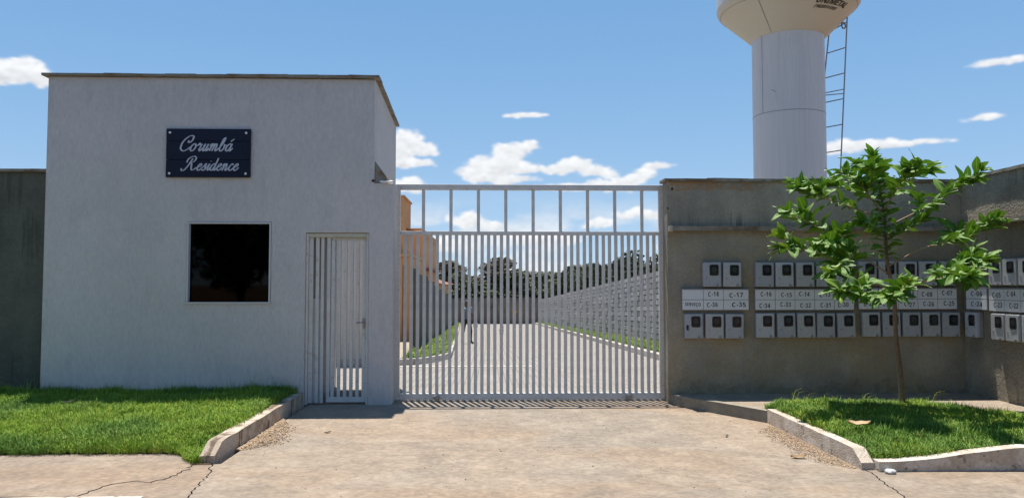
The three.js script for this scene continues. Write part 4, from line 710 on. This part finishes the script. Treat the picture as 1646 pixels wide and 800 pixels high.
// ------------------------------------------------------------------ young tree with large glossy leaves
{
  const t = thing('young_tree', 'slender young tree with large glossy green leaves growing in the kerbed lawn', 'tree', [4.95, 0.12, -9.1]);
  const bark = tex(128, 256, (u, v) => mul3(lerp3(s3(122, 92, 72), s3(150, 128, 106), fbm(u * 8, v * 24, 271, 4, 8, 24)), 0.8 + 0.3 * fbm(u * 20, v * 90, 272, 2, 20, 90)), true);
  const matTrunk = std({ map: sized(bark, 0.2, 0.4), roughness: 0.9 }), matTwig = std({ map: sized(bark, 0.1, 0.3), color: lin(1.5, 1.6, 1.6), roughness: 0.85 });
  const P = (l) => l.map(([x, y, z]) => V(x, y, z));
  const trunk = [[4.95, 0.09, -9.10], [4.935, 0.53, -9.11], [4.87, 0.95, -9.07], [4.865, 1.42, -9.08], [4.80, 1.87, -9.10], [4.78, 2.39, -9.10], [4.71, 2.83, -9.10], [4.66, 3.12, -9.10]];
  part('trunk', taper(P(trunk), [0.036, 0.031, 0.028, 0.025, 0.020, 0.015, 0.010, 0.004], 10), matTrunk, t);
  const branches = [
    [[4.80, 1.73, -9.10], [4.53, 1.88, -9.05], [4.25, 2.03, -9.00], [3.89, 2.27, -8.95], [3.53, 2.41, -8.90]],
    [[4.82, 1.53, -9.10], [4.45, 1.65, -8.90], [4.07, 1.79, -8.70], [3.66, 1.96, -8.50], [3.28, 1.98, -8.40]],
    [[4.81, 1.81, -9.10], [5.18, 2.03, -8.95], [5.54, 2.10, -8.90], [5.84, 2.25, -8.85], [5.99, 2.32, -8.85]],
    [[4.79, 2.28, -9.10], [5.16, 2.44, -9.20], [5.50, 2.60, -9.25], [5.73, 2.76, -9.30], [5.95, 2.86, -9.30]],
    [[4.77, 2.36, -9.10], [4.54, 2.49, -9.20], [4.25, 2.62, -9.30], [3.96, 2.71, -9.35], [3.85, 2.76, -9.35]],
    [[4.85, 1.35, -9.08], [4.56, 1.40, -8.60], [4.27, 1.44, -8.10], [4.06, 1.46, -7.70]],
    [[4.84, 1.46, -9.08], [4.92, 1.61, -8.60], [5.02, 1.74, -8.20], [5.12, 1.80, -7.95]],
    [[4.85, 1.38, -9.08], [4.41, 1.43, -8.60], [4.00, 1.47, -8.20], [3.70, 1.50, -7.95]],
    [[4.76, 2.47, -9.10], [4.72, 2.62, -8.80], [4.72, 2.76, -8.60], [4.74, 2.84, -8.50]],
    [[4.77, 2.43, -9.10], [4.46, 2.64, -8.85], [4.30, 2.78, -8.75], [4.12, 2.86, -8.70]],
    [[4.86, 1.50, -9.08], [4.80, 1.63, -8.2], [4.68, 1.68, -7.6], [4.56, 1.66, -7.15]],
    [[4.74, 2.62, -9.10], [4.95, 2.78, -9.0], [5.08, 2.88, -8.92], [5.2, 2.92, -8.9]],
    [[4.75, 2.55, -9.10], [4.60, 2.70, -9.3], [4.45, 2.80, -9.45], [4.35, 2.84, -9.5]],
    [[4.72, 2.80, -9.10], [4.56, 2.92, -8.98], [4.44, 2.99, -8.9], [4.36, 3.0, -8.88]],
    [[4.07, 1.79, -8.70], [3.92, 1.80, -8.5], [3.80, 1.74, -8.3], [3.72, 1.70, -8.2]],
    [[4.25, 2.03, -9.00], [4.05, 2.08, -8.8], [3.88, 2.06, -8.65], [3.74, 2.04, -8.55]],
    [[4.92, 1.61, -8.60], [5.14, 1.74, -8.45], [5.34, 1.82, -8.35], [5.50, 1.86, -8.3]],
    [[4.56, 1.40, -8.60], [4.44, 1.46, -8.3], [4.36, 1.54, -8.1], [4.30, 1.58, -7.95]],
    [[4.78, 2.10, -9.10], [4.95, 2.25, -8.95], [5.10, 2.33, -8.85]],
    [[4.79, 2.15, -9.10], [4.55, 2.25, -8.95], [4.38, 2.30, -8.85]],
  ];
  const nMain = branches.length, RT = rng(137);
  for (let k = 0; k < nMain; k++) {                                 // short side twigs that fill the crown between the main branches
    const c = new THREE.CatmullRomCurve3(P(branches[k])), n = k < 5 ? 2 : k < 11 ? 1 : 0;
    for (let i = 0; i < n; i++) {
      const p = c.getPoint(mix(0.35, 0.85, (i + RT()) / n)), d = c.getTangent(0.6), w = d.clone().cross(V(0, 1, 0)).normalize().multiplyScalar((i % 2 ? 1 : -1) * (0.5 + 0.5 * RT())), u = d.clone().multiplyScalar(0.5).add(w).add(V(0, 0.1 + 0.5 * RT(), 0)).normalize(), L = 0.16 + 0.15 * RT(), e = p.clone().addScaledVector(u, L * 0.5), f = p.clone().addScaledVector(u, L).add(V(0, 0.03, 0));
      branches.push([[p.x, p.y, p.z], [e.x, e.y, e.z], [f.x, f.y, f.z]]);
    }
  }
  for (const b of branches) part('branch', taper(P(b), b.length < 4 ? [0.005, 0.004, 0.003] : [0.011, 0.009, 0.0065, 0.004], 6), matTwig, t);
  // leaves: broad above the middle, folded along a pale midrib, drooping
  function leafGeo(bend, fold, wave, w) {
    const n = 6, pos = [], uv = [], idx = [];
    for (let i = 0; i <= n; i++) { const s = i / n, W = w * Math.pow(Math.sin(Math.PI * Math.pow(s, 0.78) * 0.985 + 0.015), 0.9) * (0.62 + 0.5 * s), a = bend * s, y = -Math.sin(a) * s * 0.5, x = s * Math.cos(a * 0.5); for (const k of [-1, -0.5, 0, 0.5, 1]) { pos.push(x, y + Math.abs(k) * W * fold + wave * Math.sin(s * 9 + k * 3) * Math.abs(k) * 0.03, k * W); uv.push(0.5 + k * 0.5, s); } }
    for (let i = 0; i < n; i++) for (let k = 0; k < 4; k++) { const a = i * 5 + k, b = a + 5; idx.push(a, a + 1, b, b, a + 1, b + 1); }
    const g = new THREE.BufferGeometry(); g.setAttribute('position', new THREE.Float32BufferAttribute(pos, 3)); g.setAttribute('uv', new THREE.Float32BufferAttribute(uv, 2)); g.setIndex(idx); g.computeVertexNormals(); return g;
  }
  const leafTex = tex(64, 128, (u, v) => { const m = sstep(0.035, 0.012, Math.abs(u - 0.5)), q = (v * 13 - Math.abs(u - 0.5) * 6) % 1, vein = sstep(0.12, 0.02, Math.min((q + 1) % 1, 1 - (q + 1) % 1)) * 0.3, f = fbm(u * 10, v * 20, 281, 3); return lerp3(lerp3(s3(108, 132, 58), s3(86, 116, 46), f), s3(188, 196, 128), Math.max(m * 0.85, vein)); }, true);
  const mats = [[0.62, 0.88, 0.33], [0.95, 1.22, 0.43], [1.4, 1.5, 0.52]].map(([r, g, b]) => phys({ map: leafTex, color: lin(r, g, b), roughness: 0.62, transmission: 0.42, thickness: 0, specularIntensity: 0.6, side: THREE.DoubleSide }));
  const geos = [leafGeo(0.7, 0.25, 1, 0.235), leafGeo(1.1, 0.30, 1.4, 0.25), leafGeo(0.35, 0.18, 0.8, 0.225), leafGeo(1.5, 0.35, 1.2, 0.26), leafGeo(0.9, 0.12, 1.8, 0.24)];
  const R = rng(131), all = [];
  const leafAt = (p, dir, len, m) => { // dir: where the leaf points; blade faces mostly up
    const x = dir.clone().normalize(), up = V((R() - 0.5) * 1.5, 1, (R() - 0.5) * 1.5), z = x.clone().cross(up).normalize(), y = z.clone().cross(x).normalize();
    all.push({ g: geos[Math.floor(R() * 5)], m, M: new THREE.Matrix4().makeBasis(x, y, z).scale(V(len, len, len)).setPosition(p) });
  };
  branches.forEach((b, bi) => {
    const c = new THREE.CatmullRomCurve3(P(b)), L = c.getLength(), from = bi > 10 ? 0.15 : bi === 5 || bi === 6 || bi === 7 ? 0.4 : bi === 10 ? 0.45 : 0.28, n = Math.round(L * (1 - from) / 0.026);
    for (let i = 0; i < n; i++) {
      const s = mix(from, 0.97, (i + R() * 0.5) / n), p = c.getPoint(s), d = c.getTangent(s), a = i * 2.4 + R() * 0.5, e1 = d.clone().cross(V(0, 1, 0)).normalize(), e2 = e1.clone().cross(d).normalize();
      const o = d.clone().multiplyScalar(0.45 + 0.4 * R()).addScaledVector(e1, Math.cos(a)).addScaledVector(e2, Math.sin(a) * 0.5 + 0.45);
      leafAt(p, o, 0.13 + 0.16 * R(), Math.floor(R() * 2.3));
    }
    const p = c.getPoint(1), d = c.getTangent(1), e1 = d.clone().cross(V(0, 1, 0.01)).normalize(), e2 = e1.clone().cross(d).normalize(), k = bi > 10 ? 7 : 9;
    for (let i = 0; i < k; i++) { const a = i / k * 6.283 + R() * 0.4; leafAt(p, d.clone().multiplyScalar(0.7 + R() * 0.8).addScaledVector(e1, Math.cos(a)).addScaledVector(e2, Math.sin(a) * 0.7 + 0.5 + (R() - 0.5) * 0.4), 0.10 + 0.16 * R(), R() < 0.45 ? 2 : 1); }
  });
  { // leader
    const c = new THREE.CatmullRomCurve3(P(trunk));
    for (let i = 0; i < 84; i++) { const s = mix(0.58, 0.995, i / 83), p = c.getPoint(s), a = i * 2.4; leafAt(p, V(Math.cos(a), 0.25 + 0.6 * (i / 83) + (R() - 0.5) * 0.5, Math.sin(a)), 0.12 + 0.13 * R(), R() < 0.2 ? 2 : Math.floor(R() * 2)); }
    for (let i = 0; i < 7; i++) { const a = i / 7 * 6.283; leafAt(c.getPoint(1), V(Math.cos(a) * 0.7, 0.9 + R() * 0.5, Math.sin(a) * 0.7), 0.14 + 0.08 * R(), 2); }
  }
  const inv = new THREE.Matrix4().makeTranslation(-4.95, -0.12, 9.1), order = all.map((l, i) => [l, new THREE.Vector3().setFromMatrixPosition(l.M).distanceTo(camera.position), i]).sort((a, b) => a[1] - b[1]);
  order.slice(0, 296).forEach(([l]) => { const o = new THREE.Mesh(l.g, mats[l.m]); o.name = "leaf"; o.castShadow = o.receiveShadow = true; o.applyMatrix4(inv.clone().multiply(l.M)); t.add(o); });
  const rest = order.slice(296).map(([l]) => l.g.clone().applyMatrix4(inv.clone().multiply(l.M)));
  if (rest.length) stuff(new THREE.Mesh(merge(rest), mats[1]), 'foliage', null, null, t);
  
}

// ------------------------------------------------------------------ people and a dog on the inner street
function field(res, c, half, sdf, color) {
  const mc = new MarchingCubes(res, matBlack, false, false, 80000), p = V();
  for (let z = 0; z < res; z++) for (let y = 0; y < res; y++) for (let x = 0; x < res; x++) { p.set((x - res / 2) / (res / 2) * half + c.x, (y - res / 2) / (res / 2) * half + c.y, (z - res / 2) / (res / 2) * half + c.z); mc.field[x + y * res + z * res * res] = -sdf(p); }
  mc.isolation = 0; mc.update();
  const n = mc.count, pos = new Float32Array(n * 3), col = new Float32Array(n * 3);
  for (let i = 0; i < n; i++) { p.set(mc.positionArray[i * 3] * half + c.x, mc.positionArray[i * 3 + 1] * half + c.y, mc.positionArray[i * 3 + 2] * half + c.z); pos.set([p.x, p.y, p.z], i * 3); col.set(color(p), i * 3); }
  const g = new THREE.BufferGeometry(); g.setAttribute('position', new THREE.BufferAttribute(pos, 3)); g.setAttribute('normal', new THREE.BufferAttribute(mc.normalArray.slice(0, n * 3), 3)); g.setAttribute('color', new THREE.BufferAttribute(col, 3));
  g.computeVertexNormals(); return g;
}
const cap = (p, a, b, r0, r1) => { const ab = b.clone().sub(a), t = clamp(p.clone().sub(a).dot(ab) / ab.lengthSq()); return p.distanceTo(a.clone().addScaledVector(ab, t)) - mix(r0, r1, t); };
const smin = (a, b, k) => { const h = clamp(0.5 + 0.5 * (b - a) / k); return mix(b, a, h) - k * h * (1 - h); };
const ell = (p, c, rx, ry, rz) => { const q = V((p.x - c.x) / rx, (p.y - c.y) / ry, (p.z - c.z) / rz), l = q.length(); return (l - 1) * Math.min(rx, ry, rz); };
function personGeo(stride, shirt, trousers, hair, armOut) {
  const skin = [0.22, 0.12, 0.075], shoe = [0.02, 0.02, 0.022], J = (s) => ({ hip: V(0.09 * s, 0.93, 0), knee: V(0.10 * s, 0.50, 0.03 + stride * s * 0.14), ank: V(0.10 * s, 0.09, -0.02 + stride * s * 0.2), toe: V(0.12 * s, 0.045, 0.14 + stride * s * 0.2), sho: V(0.185 * s, 1.40, 0), elb: V((0.25 + armOut * (s > 0 ? 1 : 0) * 0.05) * s, 1.12, -0.03 - stride * s * 0.05), wri: V((0.27 + armOut * (s > 0 ? 1 : 0) * 0.1) * s, 0.90 + armOut * (s > 0 ? 0.1 : 0), 0.06 - stride * s * 0.08) });
  const body = (p) => {
    let d = smin(cap(p, V(0, 0.97, 0), V(0, 1.16, 0), 0.135, 0.135), cap(p, V(-0.06, 1.32, 0), V(0.06, 1.32, 0), 0.135, 0.135), 0.12);
    d = smin(d, cap(p, V(0, 1.38, 0), V(0, 1.53, 0.01), 0.075, 0.055), 0.06);
    for (const s of [-1, 1]) { const j = J(s); d = smin(d, cap(p, j.sho, j.elb, 0.062, 0.046), 0.05); d = smin(d, cap(p, j.elb, j.wri, 0.044, 0.03), 0.02); d = smin(d, cap(p, j.hip, j.knee, 0.098, 0.066), 0.05); d = smin(d, cap(p, j.knee, j.ank, 0.064, 0.046), 0.03); d = smin(d, cap(p, j.ank, j.toe, 0.046, 0.036), 0.03); }
    return d;
  };
  const colB = (p) => (p.y < 0.1 ? shoe : p.y < 0.96 && Math.abs(p.x) < 0.225 ? trousers : p.y > 1.455 ? skin : Math.abs(p.x) > 0.2 && p.y < 1.2 ? skin : shirt);
  const head = (p) => { let d = smin(ell(p, V(0, 1.63, 0.0), 0.078, 0.11, 0.095), ell(p, V(0, 1.565, 0.03), 0.05, 0.045, 0.055), 0.04); d = smin(d, cap(p, V(0, 1.64, 0.09), V(0, 1.605, 0.115), 0.008, 0.014), 0.012); d = smin(d, cap(p, V(-0.02, 1.567, 0.086), V(0.02, 1.567, 0.086), 0.007, 0.007), 0.006); for (const s of [-1, 1]) { d = smin(d, ell(p, V(0.08 * s, 1.615, -0.005), 0.012, 0.03, 0.02), 0.008); d = Math.max(d, -(p.distanceTo(V(0.03 * s, 1.634, 0.104)) - 0.013)); } return smin(d, cap(p, V(0, 1.48, 0.0), V(0, 1.58, 0.005), 0.055, 0.055), 0.03); };
  const colH = (p) => (p.y > 1.665 && p.z < 0.085 || p.z < -0.02 && p.y > 1.60 && Math.abs(p.x) < 0.076 ? hair : Math.hypot(Math.abs(p.x) - 0.03, p.y - 1.634) < 0.011 && p.z > 0.06 ? [0.02, 0.015, 0.012] : skin);
  const hand = (s) => { const j = J(s), w = j.wri, d0 = w.clone().sub(j.elb).normalize(), si = V(0, 0, 1), ou = V(s, 0, 0); const at = (l, f, o) => w.clone().addScaledVector(d0, l).addScaledVector(si, f).addScaledVector(ou, o);
    const f = (p) => { let d = smin(cap(p, w, at(0.05, 0, 0), 0.027, 0.026), cap(p, at(0.075, -0.022, 0), at(0.078, 0.024, 0), 0.015, 0.015), 0.03); [-0.027, -0.009, 0.009, 0.027].forEach((q, i) => { const L = [0.055, 0.07, 0.075, 0.066][i]; d = smin(d, cap(p, at(0.08, q, 0), at(0.08 + L * 0.55, q * 1.15, -0.008), 0.0092, 0.0085), 0.004); d = Math.min(d, cap(p, at(0.08 + L * 0.55, q * 1.15, -0.008), at(0.08 + L, q * 1.15, -0.026), 0.0086, 0.0076)); }); d = smin(d, cap(p, at(0.03, 0.02, 0), at(0.06, 0.05, -0.012), 0.013, 0.0105), 0.008); return Math.min(d, cap(p, at(0.06, 0.05, -0.012), at(0.09, 0.055, -0.02), 0.0105, 0.0085)); };
    return field(52, at(0.06, 0.005, -0.005), 0.115, f, () => skin); };
  return merge([field(104, V(0, 0.80, 0), 0.92, body, colB), field(60, V(0, 1.61, 0.01), 0.165, head, colH), hand(-1), hand(1)]);
}
const matPerson = std({ vertexColors: true, roughness: 0.85 });
{
  const p = thing('person', 'person in grey shirt and dark trousers walking on the inner street', 'person', [-0.85, streetY(-30.26), -30.26], 0.45);
  piece('body', personGeo(1, [0.19, 0.20, 0.22], [0.018, 0.019, 0.024], [0.10, 0.10, 0.11], 1), matPerson, p); p.scale.setScalar(0.98);
  const b = thing('carrier_bag', 'small white bag held by the person in the grey shirt', 'bag', [-0.50, streetY(-30.2) + 0.56, -30.2]);
  piece('bag_body', uvm((() => { const g = new THREE.SphereGeometry(0.12, 16, 12).scale(0.8, 1.15, 0.5), q = g.attributes.position; for (let i = 0; i < q.count; i++) { const k = 1 + 0.2 * (fbm(q.getX(i) * 20 + 9, q.getY(i) * 20 + 9, 7, 3) - 0.5); q.setXYZ(i, q.getX(i) * k, q.getY(i) > 0.08 ? q.getY(i) * 1.1 : q.getY(i), q.getZ(i) * k); } g.computeVertexNormals(); return g; })()), paint(0.7, 0.7, 0.68, 0.6), b, 0, 0.14, 0);
  piece('bag_handle', new THREE.TorusGeometry(0.04, 0.006, 6, 16), paint(0.7, 0.7, 0.68, 0.6), b, 0, 0.31, 0);
  const q = thing('person', 'person in orange standing at the far end wall', 'person', [2.80, streetY(-82), -82], -0.3);
  piece('body', personGeo(0.2, [0.55, 0.24, 0.03], [0.30, 0.15, 0.06], [0.75, 0.42, 0.06], 0), matPerson, q);
}
{
  const t = thing('dog', 'small dark dog standing on the inner street', 'dog', [0.735, streetY(-43.1), -43.1], 0.25);
  const f = (p) => { let d = smin(cap(p, V(0, 0.26, 0.12), V(0, 0.27, -0.14), 0.075, 0.058), cap(p, V(0, 0.28, 0.14), V(0, 0.38, 0.22), 0.055, 0.045), 0.05); d = smin(d, ell(p, V(0, 0.40, 0.25), 0.05, 0.048, 0.06), 0.03); d = smin(d, cap(p, V(0, 0.385, 0.29), V(0, 0.375, 0.345), 0.028, 0.02), 0.02); for (const s of [-1, 1]) { d = smin(d, cap(p, V(0.035 * s, 0.43, 0.24), V(0.055 * s, 0.475, 0.235), 0.018, 0.008), 0.012); d = smin(d, cap(p, V(0.048 * s, 0.24, 0.14), V(0.05 * s, 0.12, 0.13), 0.032, 0.02), 0.03); d = smin(d, cap(p, V(0.05 * s, 0.12, 0.13), V(0.05 * s, 0.025, 0.14), 0.019, 0.018), 0.01); d = smin(d, cap(p, V(0.05 * s, 0.24, -0.13), V(0.052 * s, 0.17, -0.09), 0.042, 0.028), 0.03); d = smin(d, cap(p, V(0.052 * s, 0.17, -0.09), V(0.052 * s, 0.115, -0.165), 0.026, 0.018), 0.012); d = smin(d, cap(p, V(0.052 * s, 0.115, -0.165), V(0.052 * s, 0.025, -0.15), 0.017, 0.017), 0.01); } return smin(d, cap(p, V(0, 0.29, -0.18), V(0, 0.38, -0.28), 0.02, 0.01), 0.02); };
  piece('body', field(84, V(0, 0.25, 0.03), 0.36, f, () => [0.025, 0.02, 0.018]), matPerson, t);
}

// ------------------------------------------------------------------ small litter
function litterLeaf(x, y, z, s, turn, label, color, tilt = 0.2) {
  const g = new THREE.PlaneGeometry(1, 0.42, 8, 4).rotateX(-Math.PI / 2), p = g.attributes.position;
  for (let i = 0; i < p.count; i++) { const u = p.getX(i) * 2, w = Math.sqrt(Math.max(0.02, 1 - u * u)); p.setXYZ(i, p.getX(i), 0.10 * u * u + Math.abs(p.getZ(i)) * 0.5 + 0.02 * Math.sin(u * 7), p.getZ(i) * w); }
  g.computeVertexNormals(); const o = new THREE.Mesh(g, std({ color: lin(...color), roughness: 0.85, side: THREE.DoubleSide })); o.name = numbered('fallen_leaf'); o.scale.setScalar(s); o.position.set(x, y, z); o.rotation.set(tilt, turn, 0.1); o.userData = { label, category: 'leaf' }; o.castShadow = o.receiveShadow = true; scene.add(o);
}
litterLeaf(3.60, 0.235, -7.42, 0.21, -0.35, 'large curled tan leaf lying on the kerbed lawn', [0.55, 0.38, 0.22]);
litterLeaf(-4.98, 0.19, -9.35, 0.16, 0.3, 'dry brown leaf lying on the gatehouse lawn', [0.40, 0.26, 0.13]);
litterLeaf(-1.72, 0.006, -8.38, 0.07, 0.2, 'small dark dry leaf on the driveway before the door', [0.07, 0.05, 0.035]);
litterLeaf(2.50, 0.006, -8.05, 0.06, 0.9, 'small grey dry leaf on the driveway beside the gravel', [0.12, 0.10, 0.08]);
litterLeaf(2.85, 0.006, -7.05, 0.14, -0.1, 'dry straw coloured leaf at the end of the gravel', [0.34, 0.22, 0.11]);
{
  const g = new THREE.IcosahedronGeometry(0.038, 3), p = g.attributes.position; for (let i = 0; i < p.count; i++) { const k = 0.7 + 0.6 * fbm(p.getX(i) * 40 + 20, p.getY(i) * 40 + p.getZ(i) * 33 + 20, 3, 3); p.setXYZ(i, p.getX(i) * k * 1.3, p.getY(i) * k * 0.6, p.getZ(i) * k); } g.computeVertexNormals();
  const o = new THREE.Mesh(g, paint(0.5, 0.5, 0.5, 0.6)); o.name = 'crumpled_wrapper'; o.position.set(3.40, 0.016, -6.47); o.userData = { label: 'crumpled white plastic wrapper at the corner of the white kerb', category: 'litter' }; o.castShadow = o.receiveShadow = true; scene.add(o);
}

shade(scene);
renderer.render(scene, camera);
